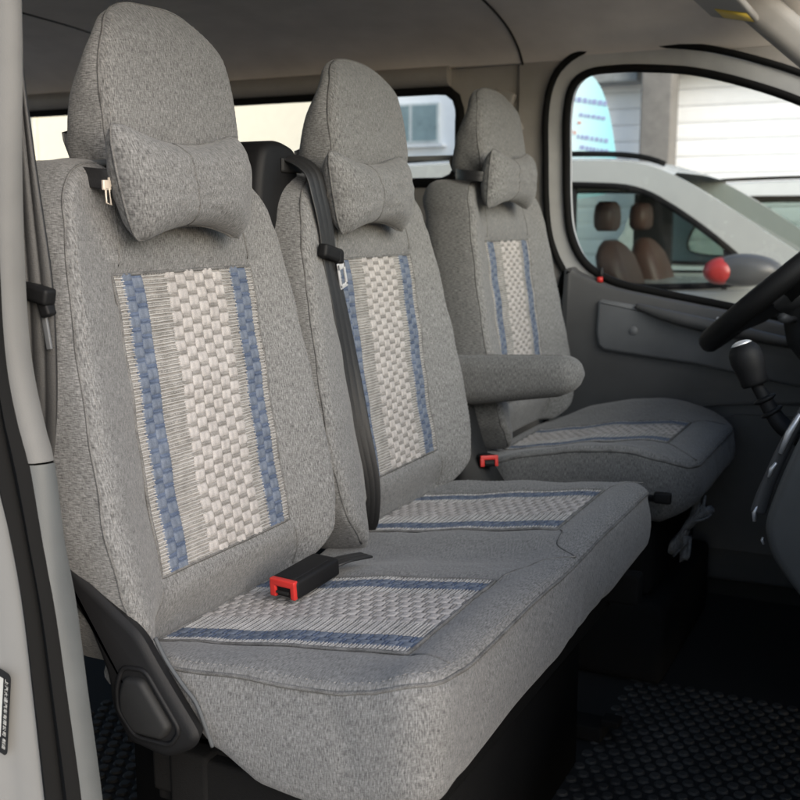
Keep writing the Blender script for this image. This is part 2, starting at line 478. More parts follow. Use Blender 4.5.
def make_back(root, yc, dx=0, dz=0, hwf=1.0, seed=0, side=None, yo=0):
    F = back_F(yc, dx, dz)
    o = pad('backrest', back_outline(yc+yo, dz, hwf), ((yc+yo, .12+dz), (yc+yo, .36+dz)), F, lambda y, z: .105+.03*sm(.4, 0, z-dz),
            to_x, M['fabric'], root, er=.014, bulge=lambda y, z: .007, rr=.035, arc=lambda y, z: z-dz > .01, side_mat=side)
    weave(o, yc, .256, .403+dz, .078+dz, F, to_x, 40, seed=seed)
    for s in (-1, 1): surf_seam(o, [(yc+s*.118, .41+dz), (yc+s*.112, .45+dz), (yc+s*.105, .508+dz)], F, to_x)
    for s in (-1, 1): surf_seam(o, [(yc+s*.13, .07+dz), (yc+s*.142, .04+dz), (yc+s*.145, .015+dz)], F, to_x)
    return o, F
def make_head(root, yc, x0, z0, top, hw=.112, depth=.062, tilt=0, side=None):
    H = top-z0; pts = []
    for i in range(9): pts.append((yc+hw*(.93+.07*sin(pi/2*min(i/5., 1))), z0+H*.36*i/8))
    for a in range(5, 90, 6):
        ca, sa = cos(radians(a)), sin(radians(a)); pts.append((yc+hw*ca**.66, z0+H*.36+H*.64*sa**.93))
    left = [(2*yc-y, z) for y, z in pts[::-1]]
    out = pts+[(yc, top)]+left
    def F(y, z):
        u = (y-yc)/hw; v = (z-z0)/H
        return x0-.024*v+.010*(1-u*u)*(1-(2*v-1)**4*.5)-.014*sm(.72, 1.0, v)-.006*sm(.25, 0, v)+.002*nz(y*9, z*9, x0*30+1)+.0007*nz(y*30, z*26, 4)-wrinkle(y, z, yc*5+2)*.8
    o = pad('headrest', out, ((yc, z0+H*.36), (yc, z0+H*.5)), F, lambda y, z: depth*(1.18-.78*sm(.0, 1, (z-z0)/H)),
            to_x, M['fabric'], root, er=.02, ed=.55, bulge=.006, rr=.03, n=150, arc=lambda y, z: z > z0+.004, side_mat=side, wr=.0018)
    # rolled hem at the foot of the cover
    hem = [(x0-.010-depth*t, yc+s*hw*.96, z0-.002) for s, t in ((-1, .1), (-1, .5), (-1, .95), (0, 1.02), (1, .95), (1, .5), (1, .1))]
    MB().tube(catmull(hem, 6), .0035, 8).build('hem', M['liner'], o)
    return o
def make_pillow(yc, zc, x, w, h, th, label, cat_group, rot=0, tiltz=0, shear=.016):
    t = thing('neck_pillow', (x, yc, zc-h/2), label, 'pillow', cat_group)
    n = 44; vs = []; uv = []; fs = []
    c, s_ = cos(rot), sin(rot); cz, sz = cos(tiltz), sin(tiltz)
    def pt(u, v, sg):
        hh = h/2*(.68+.32*abs(u)**2.0-.08*sm(.84, 1, abs(u)))
        yy = w/2*u*(1-.05*(1-v*v)*0+.0)*(1+.035*(1-v*v)-.05*abs(v)**8); zz = hh*v
        yy -= shear*((1-u)/2)*v
        T = th*(max(0, (1-abs(u)**3.4))**.5)*(max(0, 1-abs(v)**2.5))**.5*(1.0-.10*(1-u*u))
        T *= 1+.10*nz(u*2.3+yc*9, v*2.3, sg); T += .003*(1-abs(u)**4)*(1-v*v)*nz(u*6, v*6+yc*7, sg+2)
        # crease fold down the middle and gathered corners
        T -= .0016*math.exp(-((u+.22)/.05)**2)*(1-v*v)
        xx = sg*T; yy2 = yy*cz-zz*sz; zz2 = yy*sz+zz*cz
        return (x+xx*c-yy2*s_, yc+xx*s_+yy2*c, zc+zz2)
    for sg in (1, -1):
        o0 = len(vs)
        for j in range(n+1):
            for i in range(n+1):
                u = sin(pi/2*(2*i/n-1)); v = sin(pi/2*(2*j/n-1)); vs.append(pt(u, v, sg))
        for j in range(n):
            for i in range(n):
                q = o0+j*(n+1)+i; fs.append([q, q+1, q+n+2, q+n+1])
                g = lambda ii, jj: (sin(pi/2*(2*ii/n-1))*w/2+sg, sin(pi/2*(2*jj/n-1))*h/2)
                uv.append([g(i, j), g(i+1, j), g(i+1, j+1), g(i, j+1)])
    o = mk('pillow_cover', vs, fs, M['fabric'], t, True, uv, None, 1e-5)
    bm = bmesh.new(); bm.from_mesh(o.data); bmesh.ops.recalc_face_normals(bm, faces=bm.faces); bm.to_mesh(o.data); bm.free()
    k = 24; ed = [pt(-1+2*i/k, 1, 1) for i in range(k+1)]+[pt(1, 1-2*i/k, 1) for i in range(1, k+1)]+[pt(1-2*i/k, -1, 1) for i in range(1, k+1)]+[pt(-1, -1+2*i/k, 1) for i in range(1, k)]
    MB().tube(ed, .0016, 6, closed=True).build('seam', M['seam'], o)
    MB().tube([Vector(pt(-.22, -.97+1.94*i/20, 1))+Vector((.0002, 0, 0)) for i in range(21)], .0011, 5).build('stitch_line', M['seam'], o)
    # elastic strap round the headrest posts
    y0 = yc-w*.30; y1 = yc+w*.30; xb = x-.075
    zz = zc+h*.02
    pts = [(x-.004, yc-w*.44, zz), (x-.025, yc-w*.50, zz+.002), (xb+.01, yc-w*.46, zz+.006), (xb-.02, yc-w*.2, zz+.01), (xb-.02, yc+w*.2, zz+.01), (xb+.01, yc+w*.46, zz+.006), (x-.025, yc+w*.50, zz+.002), (x-.004, yc+w*.44, zz)]
    MB().ribbon(catmull(pts, 5), (0, 0, 1), .020, .001, 2).build('strap', M['strap'], t)
    return t
def zip_pull(parent, x, y, z, s=1.0):
    mb = MB()
    mb.box((x, y, z), (.003*s, .010*s, .009*s), 0, None, .001)
    mb.tube([(x+.001, y-.002*s, z-.003*s), (x+.002, y-.0035*s, z-.016*s), (x+.002, y+.0035*s, z-.018*s), (x+.001, y+.002*s, z-.003*s)], .0011*s, 6, closed=True)
    mb.box((x-.001, y+.010*s, z+.003*s), (.002*s, .012*s, .008*s), 0, None, .0005)
    mb.build('zip_puller', M['brass'], parent)

# ------------------------------------------------------------------ passenger bench
bench = thing('bench_seat', (0, .49, -.40), 'grey linen covered double passenger bench with two woven backrests, nearest the open door', 'car seat')
b1, F1 = make_back(bench, .23, seed=1, hwf=1.02, yo=-.009); b1['label'] = 'near backrest with woven blue striped inset'
b2, F2 = make_back(bench, .69, seed=2, hwf=1.09, yo=-.018); b2['label'] = 'middle backrest crossed by the black belt'
h1 = make_head(bench, .229, -.105, .518, .690, hw=.115, depth=.060); h1['label'] = 'tall rounded near headrest'
h2 = make_head(bench, .695, -.104, .524, .690, hw=.117, depth=.060); h2['label'] = 'middle headrest'
BX = [(-.15, -.006), (-.08, .0005), (.0, .012), (.10, .028), (.2255, .043), (.255, .049), (.29, .047)]
def bench_F(x, y):
    z = interp(BX, x)
    e = 1e9
    for yc in (.23, .69):
        ox = max(-.082-x, x-.2255, 0); oy = max(abs(y-yc)-.118, 0); e = min(e, sqrt(ox*ox+oy*oy))
    z += .0045*sm(0, .014, e)*(1-sm(.03, .09, e))
    side = max(.13-y, y-.80, 0)
    z += .016*sm(0, .09, side)*max(sm(.2, -.05, x), .8*sm(.19, .28, x) if y < .3 else 0)
    mid = abs(y-.46); z -= .006*math.exp(-(mid/.035)**2)*sm(.30, .18, x)*1.0
    z -= .010*math.exp(-(mid/.05)**2)*sm(.18, .285, x)*0
    z -= wrinkle(y, x, 5.5)*sm(0, .01, e)*sm(.29, .24, x)*1.2
    z += .0018*nz(x*8, y*6, 1.2)+.0008*nz(x*22, y*20, 3)
    return z
def bench_depth(x, y):
    d = interp([(-.12, .035), (-.04, .035), (.0, .05), (.02, .055), (.05, .085), (.10, .115), (.2, .128), (.285, .125)], x) if y < .1 else .11
    if x > .27: d = interp([(.04, .128), (.1, .116), (.35, .106), (.6, .103), (.8, .096), (.95, .09)], y)
    return d
bo = [(p[0]+.095, p[1]+.451) for p in rrect(.380, .834, .034, 8)]
cush = pad('seat_cushion', bo, ((.095, .22), (.095, .68)), bench_F, bench_depth, to_z, M['fabric'], bench, er=.012, ed=.7, sr=.0023,
           bulge=lambda x, y: .007, rr=.02, n=260, arc=lambda x, y: x > -.04)
for yc, sd in ((.23, 11), (.69, 12)): weave(cush, yc, .234, -.082, .2255, bench_F, to_z, 38, swap=True, seed=sd)
surf_seam(cush, [(.2255, .112), (.245, .10), (.278, .09)], bench_F, to_z)
surf_seam(cush, [(.2255, .348), (.236, .39), (.250, .44), (.283, .47)], bench_F, to_z)
surf_seam(cush, [(.2255, .572), (.24, .55), (.250, .50), (.283, .47)], bench_F, to_z)
surf_seam(cush, [(.2255, .808), (.24, .83), (.27, .87)], bench_F, to_z)
# pale liner edge at the rear corner of the skirt
MB().tube(catmull([(-.012, .028, .050), (.002, .026, .030), (.022, .024, .010), (.038, .024, -.006), (.047, .026, -.030), (.052, .030, -.052)], 6), .0022, 6).build('liner_edge', M['liner'], cush)
# recliner cover
rc = [(a_-.010, b_) for a_, b_ in ((-.120, .158), (-.078, .112), (-.002, .062), (.020, .030), (.066, -.030), (.058, -.044), (.024, -.062), (-.022, -.054), (-.042, -.020), (-.044, .012), (-.066, .060), (-.125, .120))]
rcs = round_poly(rc, .012)
def shell(poly, ys, offs, mb, m=0):
    rings = [[(a, y, b) for a, b in offset_poly(poly, o)] for y, o in zip(ys, offs)]; mb.loft(rings, m)
mb = MB(); shell(rcs, [.034, .022, .008, .004, .002], [-.024, -.006, 0, -.003, -.008], mb)
recl = mb.build('recliner_cover', M['black'], bench, sharp=50)
hp = [(a_-.010, b_) for a_, b_ in ((-.022, .026), (.006, .028), (.046, -.026), (.034, -.044), (-.010, -.044), (-.030, -.020), (-.030, .004))]
hps = round_poly(hp, .008)
mb = MB(); mb.tube([(a, .0015, b) for a, b in hps], .0026, 8, closed=True); mb.build('recess_rim', M['black'], recl)
mb = MB(); shell([(p[0]*.80-.002, p[1]*.80-.003) for p in hps], [.0035, -.002, -.005, -.006], [0, 0, -.002, -.005], mb)
mb.build('recliner_handle', M['blackm'], recl, sharp=50)
# under-frame
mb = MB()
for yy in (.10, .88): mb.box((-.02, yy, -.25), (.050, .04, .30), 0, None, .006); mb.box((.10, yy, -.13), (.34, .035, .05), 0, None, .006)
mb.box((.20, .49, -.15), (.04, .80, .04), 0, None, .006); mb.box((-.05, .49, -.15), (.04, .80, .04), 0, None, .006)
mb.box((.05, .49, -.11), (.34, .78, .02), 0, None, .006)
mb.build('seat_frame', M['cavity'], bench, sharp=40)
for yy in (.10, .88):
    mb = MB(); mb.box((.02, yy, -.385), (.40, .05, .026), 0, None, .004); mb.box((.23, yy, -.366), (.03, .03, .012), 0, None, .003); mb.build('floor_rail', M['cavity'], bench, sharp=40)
mb = MB(); mb.prism([(.02, -.12), (.16, -.13), (.20, -.20), (.20, -.399), (-.16, -.399), (-.16, -.12)], .16, .78); mb.build('under_seat_box', M['cavity'], bench)  # near-black block stands in for the shade under the bench

# ------------------------------------------------------------------ driver seat
YD = 1.345
drv = thing('driver_seat', (0, YD, -.40), 'grey covered single driver seat with fold down armrest, furthest from the open door', 'car seat')
b3, F3 = make_back(drv, YD, -.030, .012, 1.13, seed=3, side=M['fabric2'], yo=-.008)
h3 = make_head(drv, YD+.0, -.139, .545, .718, hw=.124, depth=.062, side=M['fabric2']); h3['label'] = 'headrest with darker side'
DX = [(-.15, .0), (-.08, .0), (.0, .014), (.10, .034), (.20, .045), (.25, .042), (.32, .026)]
def drv_F(x, y):
    z = interp(DX, x); ox = max(-.09-x, x-.235, 0); oy = max(abs(y-1.315)-.113, 0)
    z += (.030 if y > 1.315 else .017)*sm(0, .12, oy)*sm(.30, .12, x)*sm(-.14, .02, x)-.0*ox
    e = sqrt(ox*ox+oy*oy); z += .004*sm(0, .014, e)*(1-sm(.03, .09, e))
    return z+.0018*nz(x*8, y*6, 7.2)-wrinkle(y, x, 8.5)*sm(0, .01, e)
do = [(p[0]+.094, p[1]+1.340) for p in rrect(.420, .505, .085, 10)]
dc = pad('seat_cushion', do, ((.10, 1.30), (.10, 1.39)), drv_F, lambda x, y: interp([(-.12, .10), (.1, .13), (.25, .12), (.32, .075)], x), to_z, M['fabric'], drv,
         er=.014, ed=.7, bulge=.009, rr=.03, n=200, sr=.003, arc=lambda x, y: x > -.07, side_mat=M['fabric2'])
weave(dc, 1.315, .226, -.09, .235, drv_F, to_z, 38, swap=True, seed=13)
surf_seam(dc, [(.235, 1.20), (.26, 1.17), (.30, 1.15)], drv_F, to_z)
surf_seam(dc, [(.235, 1.43), (.26, 1.46), (.29, 1.50)], drv_F, to_z)
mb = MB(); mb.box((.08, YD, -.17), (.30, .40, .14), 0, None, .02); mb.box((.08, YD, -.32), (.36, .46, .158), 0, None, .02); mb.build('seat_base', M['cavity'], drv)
# armrest
rings = []
for i in range(36):
    t = i/35; x = -.150+.262*t; cz = .157+.028*t; hh = .098-.030*t; ww = .072
    if t > .82: q = (t-.82)/.18; hh *= sqrt(max(.02, 1-q**2.4)); ww *= sqrt(max(.05, 1-q**2.6));  
    rings.append([(x, 1.062+a, cz+b) for a, b in rrect(ww, hh, min(ww, hh)*.42, 6)])
ar = MB().loft(rings).build('armrest', M['fabric2'], drv)
MB().tube([(r[20][0], r[20][1]-.0005, r[20][2]) for r in rings[:31]], .0016, 5).build('seam', M['seam'], ar)
MB().tube([(r[7][0], r[7][1], r[7][2]) for r in rings[:31]], .0016, 5).build('seam', M['seam'], ar)
# height lever beside the driver cushion, and a loose tail of the cover
mb = MB(); mb.box((.262, 1.055, -.022), (.030, .012, .020), 0, None, .004); mb.tube([(.235, 1.075, -.03), (.262, 1.058, -.024)], .006, 8); mb.build('height_lever', M['black'], drv, sharp=40)
vs = []; fs = []; uv = []
for i in range(19):
    for j in range(9):
        t = i/18; s = j/8-.5
        x = .305-.045*t+.018*sin(t*9)*(.3+s)+.020*s; z = -.06-.105*t+.010*sin(s*9+t*7); y = 1.20+.02*sin(s*14+t*12)+.01*nz(t*6, s*5, 1)
        vs.append((x, y, z))
for i in range(18):
    for j in range(8): q = i*9+j; fs.append([q, q+1, q+10, q+9]); uv.append([(j*.01, i*.006), (j*.01+.01, i*.006), (j*.01+.01, i*.006+.006), (j*.01, i*.006+.006)])
ct = mk('cover_tail', vs, fs, M['fabric'], drv, True, uv)
md = ct.modifiers.new('s', 'SOLIDIFY'); md.thickness = .003

# ------------------------------------------------------------------ pillows
p1 = make_pillow(.190, .494, -.080, .205, .124, .040, 'largest grey bow-shaped neck pillow strapped below the near headrest', 'neck pillows', rot=0.0, tiltz=.0)
zip_pull(p1, -.094, .081, .492, 1.1)
p2 = make_pillow(.632, .494, -.086, .215, .120, .038, 'grey bow-shaped neck pillow below the middle headrest, right of the black belt', 'neck pillows', tiltz=.01)
zip_pull(p2, -.10, .520, .490, 1.0)
p3 = make_pillow(1.275, .533, -.112, .222, .120, .036, 'small looking grey bow-shaped neck pillow on the far driver seat', 'neck pillows', shear=-.010)

# ------------------------------------------------------------------ belts and buckles
# near belt behind the door pillar
bt = thing('seat_belt', (-.11, .0, -.3), 'black ribbed belt webbing hanging behind the near door pillar with a black guide', 'seat belt')
pts = [(-.126, -.01, .90), (-.124, -.003, .66), (-.122, .0, .55), (-.119, .0, .46), (-.116, .0, .38), (-.118, .0, .30), (-.125, .0, .20), (-.130, .0, .0), (-.134, .0, -.3)]
MB().ribbon(catmull(pts, 6), (.80, .60, 0), lambda i: .014+.020*sm(8, 24, i), .0035, 3).build('webbing', M['web'], bt)
mb = MB(); mb.box((-.116, -.006, .391), (.052, .016, .016), 0, Matrix.Rotation(radians(12), 4, 'Y'), .004); mb.box((-.100, -.004, .378), (.012, .012, .022), 0, Matrix.Rotation(radians(-20), 4, 'Y'), .003)
mb.build('belt_guide', M['black'], bt, sharp=40)
mb = MB(); mb.box((-.103, -.002, .358), (.006, .003, .045), 0, Matrix.Rotation(radians(-8), 4, 'Y'), .001); mb.build('latch_tongue', M['char2'], bt)
# shoulder belt over the middle backrest
def f2(y, z, l=.006): return (F2(y, z)+l, y, z)
bt2 = thing('seat_belt', (-.08, .55, .0), 'black shoulder belt crossing the middle backrest with slider and steel tongue', 'seat belt')
pts = [(-.168, .505, .532), (-.140, .500, .540), (-.108, .502, .522), f2(.502, .488, .012), f2(.507, .45, .010), f2(.514, .40, .007), f2(.525, .33, .008), f2(.536, .25, .009), f2(.545, .17, .010), f2(.556, .09, .012), f2(.564, .04, .014), (-.062, .572, .012), (-.085, .575, .002)]
P = catmull(pts, 6)
def wd(i):
    t = i/(len(P)-1); 
    a = Vector((.35, .9, .25)); b = Vector((.15, 1, .1)); c = Vector((.97, .25, .0))
    return a.lerp(b, min(1, t*3)) if t < .45 else b.lerp(c, sm(.45, .85, t))
MB().ribbon(P, wd, lambda i: .030-.008*sm(.5, .85, i/len(P)), .0013, 3).build('webbing', M['web'], bt2)
s0 = Vector(f2(.509, .412, .012))
mb = MB(); mb.box(s0, (.015, .050, .019), 0, Matrix.Rotation(radians(-12), 4, 'X'), .005); mb.box(s0+Vector((.002, .018, -.006)), (.012, .014, .018), 0, None, .004); mb.build('belt_slider', M['black'], bt2, sharp=50)
mb = MB()
R_ = Matrix.Rotation(radians(16), 4, 'X')
for dy, dz, w_, h_ in ((-.008, 0, .004, .034), (.008, 0, .004, .034), (0, -.016, .020, .006), (0, .013, .020, .010)):
    c = R_ @ Vector((0, dy, dz)); mb.box(s0+Vector((.004, .024, -.030))+c, (.0025, w_, h_), 0, R_, .0008)
mb.build('latch_tongue', M['metal'], bt2, sharp=40)
# shoulder guide tower on the top of the middle backrest
tw = thing('belt_tower', (-.17, .48, .44), 'black plastic shoulder belt tower between the near and middle headrests', 'belt guide')
prof = [(.430, .40), (.428, .470), (.434, .520), (.446, .552), (.470, .561), (.500, .560), (.522, .552), (.530, .535), (.532, .50), (.530, .40)]
ps = [(p.x, p.y) for p in catmull([(*p, 0) for p in prof], 4, True)]
rings = [[(x, a, b) for a, b in offset_poly(ps, o)] for x, o in ((-.225, -.012), (-.215, -.004), (-.205, 0), (-.155, 0), (-.147, -.004), (-.144, -.010))]
tb = MB().loft(rings).build('tower_body', M['black'], tw, sharp=50)
mb = MB(); mb.box((-.143, .508, .530), (.006, .052, .020), 0, None, .004); mb.build('belt_slot', M['blackm'], tw)
# buckles
def buckle(loc, rz, ry, label, sc=1.0):
    t = thing('belt_buckle', loc, label, 'seat belt buckle', 'red button buckles'); Rm = Matrix.Translation(loc) @ Matrix.Rotation(rz, 4, 'Z') @ Matrix.Rotation(ry, 4, 'Y') @ Matrix.Scale(sc, 4)
    def bx(mb, c, s, bev, m=0):
        q = MB().box(c, s, 0, None, bev); mb.add([Rm @ v for v in q.v], q.f, m)
    mb = MB(); bx(mb, (0, 0, 0), (.084, .040, .023), .005); bx(mb, (.004, 0, .0105), (.066, .026, .004), .0015); mb.build('buckle_body', M['black'], t, sharp=40)
    mb = MB(); bx(mb, (.0415, 0, .0072), (.008, .037, .0090), .002); bx(mb, (.0415, -.0145, -.002), (.008, .009, .018), .002); bx(mb, (.0415, .0150, -.002), (.008, .007, .018), .002); mb.build('release_button', M['red'], t, sharp=40)
    mb = MB(); bx(mb, (.0445, 0, -.004), (.003, .018, .003), .0005); mb.build('tongue_slot', M['blackm'], t)
    mb = MB(); q = MB().ribbon([(-.040, 0, -.002), (-.075, .002, -.006), (-.11, .010, -.012)], (0, 1, 0), .026, .0016, 3); mb.add([Rm @ v for v in q.v], q.f, 0, q.uv); mb.build('stalk', M['web'], t)
    return t
buckle((.006, .285, .037), radians(-97), radians(5), 'black buckle with red button lying on the near bench cushion', 1.0)
buckle((-.066, 1.035, .018), radians(-52), radians(-8), 'black buckle with red button standing between the bench and the driver seat', .9)
mb = MB(); mb.prism([(-.11, -.12), (-.12, .10), (-.10, .12), (-.072, .03), (-.03, -.03), (-.02, -.12)], .985, 1.062)
tag(mb.build('seat_side_cover', M['blackm'], origin=(-.07, 1.02, -.12)), 'black plastic recliner cover in the gap below the armrest', 'seat trim')

# ------------------------------------------------------------------ cabin: floor, ceiling, side wall
mb = MB(); mb.box((.20, 1.69, -.385), (1.9, .03, .10), 0); mb.box((-.55, .80, -.43), (3.4, 1.9, .06), 0)
mb.box((.86, 1.36, -.34), (.40, .60, .12), 0, None, .02)
y = -.06
row = 0
while y < 1.7:
    x = -.62+(.0125 if row % 2 else 0)
    while x < 1.0:
        jr = random.uniform(.93, 1.04)
        if (x > .20 and .25 < y < 1.15) or (x < -.16 and .2 < y < .62):
            vs = [(x, y, -.3962)]+[(x+.0078*jr*cos(2*pi*k/10), y+.0078*jr*sin(2*pi*k/10), -.3965) for k in range(10)]+[(x+.0098*cos(2*pi*k/10), y+.0098*sin(2*pi*k/10), -.4) for k in range(10)]
            mb.add(vs, [[0, 1+k, 1+(k+1) % 10] for k in range(10)]+[[1+k, 11+k, 11+(k+1) % 10, 1+(k+1) % 10] for k in range(10)], 1)
        x += .0255
    y += .0225; row += 1
tag(mb.build('floor', [plastic('floor_mat_rubber', (.020, .0195, .0185), .8, 250, .4, .15), plastic('raised_coin_studs', (.036, .035, .033), .65, 400, .4, .2, .45)], sharp=35), kind='structure')

# headliner: flat then curving down to the far rail
def ceil_section():
    pts = [(-.10, .86), (-.02, .905), (.15, .925), (.88, .935), (1.30, .925), (1.45, .912), (1.58, .885), (1.66, .850), (1.70, .815)]
    return [(p.x, p.y) for p in catmull([(*p, 0) for p in pts], 6)]
cs = ceil_section(); vs = []; fs = []
xs = [-2.3+i*.08 for i in range(35)]
for x in xs:
    for a, b in cs: vs.append((x, a, b+.004*nz(x*2, a*2, 0)))
n = len(cs)
for i in range(len(xs)-1):
    for k in range(n-1): q = i*n+k; fs.append([q, q+1, q+n+1, q+n])
ce = mk('ceiling', vs, fs, M['head'], None, True); tag(ce, kind='structure')
sd = ce.modifiers.new('s', 'SOLIDIFY'); sd.thickness = .02; sd.offset = -1
mb = MB()
for xx in (-.235, -1.28): mb.tube([(xx-.02*max(0, a-1.3), a, b-.001) for a, b in cs[3:]], .0028, 6)
tag(mb.build('ceiling_joint', M['blackm']), kind='structure')

def ring_panel(mb, hole, outer, y0, y1, m=0):
    """panel between hole outline and outer outline (same count), facing -y at y0, with the lip of the hole to y1"""
    n = len(hole)
    vs = [(a, y0, b) for a, b in hole]+[(a, y0, b) for a, b in outer]+[(a, y1, b) for a, b in hole]+[(a, y1, b) for a, b in outer]
    fs = []
    for i in range(n):
        j = (i+1) % n
        fs += [[i, j, n+j, n+i], [i, 2*n+i, 2*n+j, j], [n+i, n+j, 3*n+j, 3*n+i], [2*n+i, 3*n+i, 3*n+j, 2*n+j]]
    mb.add(vs, fs, m)
def to_rect(P, x0, x1, z0, z1):
    """match each outline point with a point on the surrounding rectangle (by angle)"""
    cx = sum(p[0] for p in P)/len(P); cz = sum(p[1] for p in P)/len(P); out = []
    for a, b in P:
        dx, dz = a-cx, b-cz; t = 1e9
        if dx > 1e-9: t = min(t, (x1-cx)/dx)
        if dx < -1e-9: t = min(t, (x0-cx)/dx)
        if dz > 1e-9: t = min(t, (z1-cz)/dz)
        if dz < -1e-9: t = min(t, (z0-cz)/dz)
        out.append((cx+dx*t, cz+dz*t))
    # snap the nearest points to corners
    for c in ((x0, z0), (x0, z1), (x1, z0), (x1, z1)):
        i = min(range(len(out)), key=lambda k: (out[k][0]-c[0])**2+(out[k][1]-c[1])**2); out[i] = c
    return out
YW = 1.72
# rear side window
rw = [(p[0]-1.42, p[1]+.6575) for p in rrect(2.02, .215, .045, 8)]
rw = [(p.x, p.y) for p in resample([(*p, 0) for p in rw], 160)]
mb = MB()
ring_panel(mb, offset_poly(rw, .010), to_rect(rw, -2.5, -.245, -.42, .835), YW-.012, YW+.04)
# soft rail above the window
mb.loft([[(x, YW-.012-c*.03, .800+s*.026) for c, s in [(cos(radians(a)), sin(radians(a))) for a in range(-90, 91, 20)]]+[(x, YW, .826), (x, YW, .774)] for x in (-2.5, -1.5, -.43)])
tag(mb.build('side_wall', M['trimw'], sharp=40), kind='structure')
rwt = thing('side_window', (-1.42, YW, .55), 'long rear side window with black rubber edge behind the headrests', 'window')
MB().tube([(a, YW-.012, b) for a, b in offset_poly(rw, .004)], .0125, 8, closed=True).build('rubber_seal', M['rubber'], rwt)
mb = MB(); mb.prism(rw, YW+.012, YW+.016); mb.build('pane', M['glass'], rwt, smooth=False)
mb = MB(); mb.box((-1.42, YW+.010, .607), (2.0, .006, .012), 0, None, .001); mb.build('slider_rail', M['trim'], rwt)

# door outline
G = [(-.117, .50), (-.121, .60), (-.123, .69), (-.112, .752), (-.078, .778), (-.02, .783), (.052, .780), (.163, .766), (.292, .728), (.40, .683), (.52, .615), (.62, .52), (.67, .40), (.66, .27), (.56, .222), (.403, .244), (.25, .272), (.10, .297), (0, .318), (-.069, .357), (-.105, .42)]
G = [(p.x, p.y) for p in resample([(p.x, p.y, 0) for p in catmull([(*p, 0) for p in G], 8, True)], 180)]
DO = offset_poly(G, .062)
# b pillar / roof side around the door, with a door-shaped opening reaching down to the sill
Dn = [(a, b) if b > .34 else (a, b) for a, b in DO]
door_out = [p for p in DO if p[1] > .33]
i0 = next(i for i in range(len(DO)) if DO[i][1] > .33 and DO[i-1][1] <= .33)
run = [];
for k in range(len(DO)):
    p = DO[(i0+k) % len(DO)]
    if p[1] > .33: run.append(p)
    else: break
if run[0][0] > run[-1][0]: run = run[::-1]      # from the rear edge over the top to the front edge
hole = run+[(.735, .2), (.73, 0), (.70, -.2), (.66, -.36), (.3, -.372), (-.1, -.372), (-.155, -.33), (-.165, -.1), (-.172, .15)]
hole = [(p.x, p.y) for p in resample([(*p, 0) for p in hole], 200)]
mb = MB(); ring_panel(mb, hole, to_rect(hole, -.25, 1.15, -.42, .885), YW-.022, YW+.04)
tag(mb.build('door_surround', M['trimw'], sharp=40), kind='structure')
# belt height adjuster on the far pillar
aj = thing('belt_anchor', (-.27, YW-.02, .70), 'grey belt anchor on the far pillar beside the driver headrest', 'belt anchor')
mb = MB(); mb.box((-.285, YW-.030, .735), (.05, .022, .042), 0, Matrix.Rotation(radians(20), 4, 'Y'), .006); mb.box((-.262, YW-.040, .69), (.030, .02, .075), 0, Matrix.Rotation(radians(-32), 4, 'Y'), .008); mb.build('anchor_bracket', M['trimw'], aj, sharp=40)
mb = MB(); mb.tube([(-.262, YW-.045, .672), (-.245, YW-.05, .655), (-.236, YW-.045, .642)], [.010, .013, .008], 10); mb.build('anchor_loop', M['trimw'], aj)
mb = MB(); mb.ribbon([(-.262, YW-.055, .690), (-.268, YW-.062, .5), (-.272, YW-.06, .2), (-.272, YW-.06, -.3)], (1, .2, 0), .04, .0018, 3); mb.build('webbing', M['web'], aj)

door = thing('van_door', (.25, YW, -.36), 'closed driver door beyond the driver seat with grey painted window frame and charcoal panel', 'door')
hin = resample([(*p, 0) for p in offset_poly(hole, -.012)], 900); gc = (.20, .50)
def rad_match(P, Q):
    A = [math.atan2(q[1]-gc[1], q[0]-gc[0]) for q in Q]
    return [tuple(Q[min(range(len(Q)), key=lambda k: abs((A[k]-math.atan2(b-gc[1], a-gc[0])+pi) % (2*pi)-pi))][:2]) for a, b in P]
Gi = offset_poly(G, .012)
mb = MB(); ring_panel(mb, Gi, rad_match(Gi, hin), YW-.030, YW+.03); mb.build('window_frame', M['doorgrey'], door, sharp=40)
mb = MB(); mb.tube([(a, YW-.032, b) for a, b in offset_poly(G, .0065)], .0095, 8, closed=True); mb.build('inner_seal', M['rubber'], door)
mb = MB(); mb.tube([(a, YW-.030, b) for a, b in offset_poly(hole, -.004)], .0080, 8, closed=True); mb.build('outer_seal', M['rubber'], door)
mb = MB(); mb.prism(G, YW-.006, YW-.002); mb.build('window_pane', M['glass'], door, smooth=False)
# panel body
topc = [(-.120, .338), (-.100, .345), (-.080, .332), (.0, .302), (.10, .283), (.25, .258), (.403, .230), (.56, .208), (.72, .20)]
top = [(p.x, p.y) for p in catmull([(*p, 0) for p in topc], 5)]
body = top+[(.735, 0), (.70, -.2), (.66, -.355), (-.09, -.365), (-.118, -.32), (-.122, .0), (-.124, .25)]
mb = MB(); rings = [[(a, y, b) for a, b in offset_poly(body, o)] for y, o in ((YW, 0), (YW-.050, 0), (YW-.060, -.004), (YW-.064, -.012))]
mb.loft(rings); dp = mb.build('door_panel', M['char'], door, sharp=40)
ins = [(-.030, .268), (-.022, .274), (.06, .262), (.196, .240), (.33, .214), (.50, .186), (.68, .16), (.68, .09), (.45, .095), (.33, .112), (.20, .135), (.05, .150), (-.012, .156), (-.028, .168), (-.033, .20)]
mb = MB(); rings = [[(a, y, b) for a, b in offset_poly(ins, o)] for y, o in ((YW-.06, .0), (YW-.072, 0), (YW-.076, -.003), (YW-.078, -.009))]
mb.loft(rings); mb.build('panel_insert', M['char2'], dp, sharp=40)
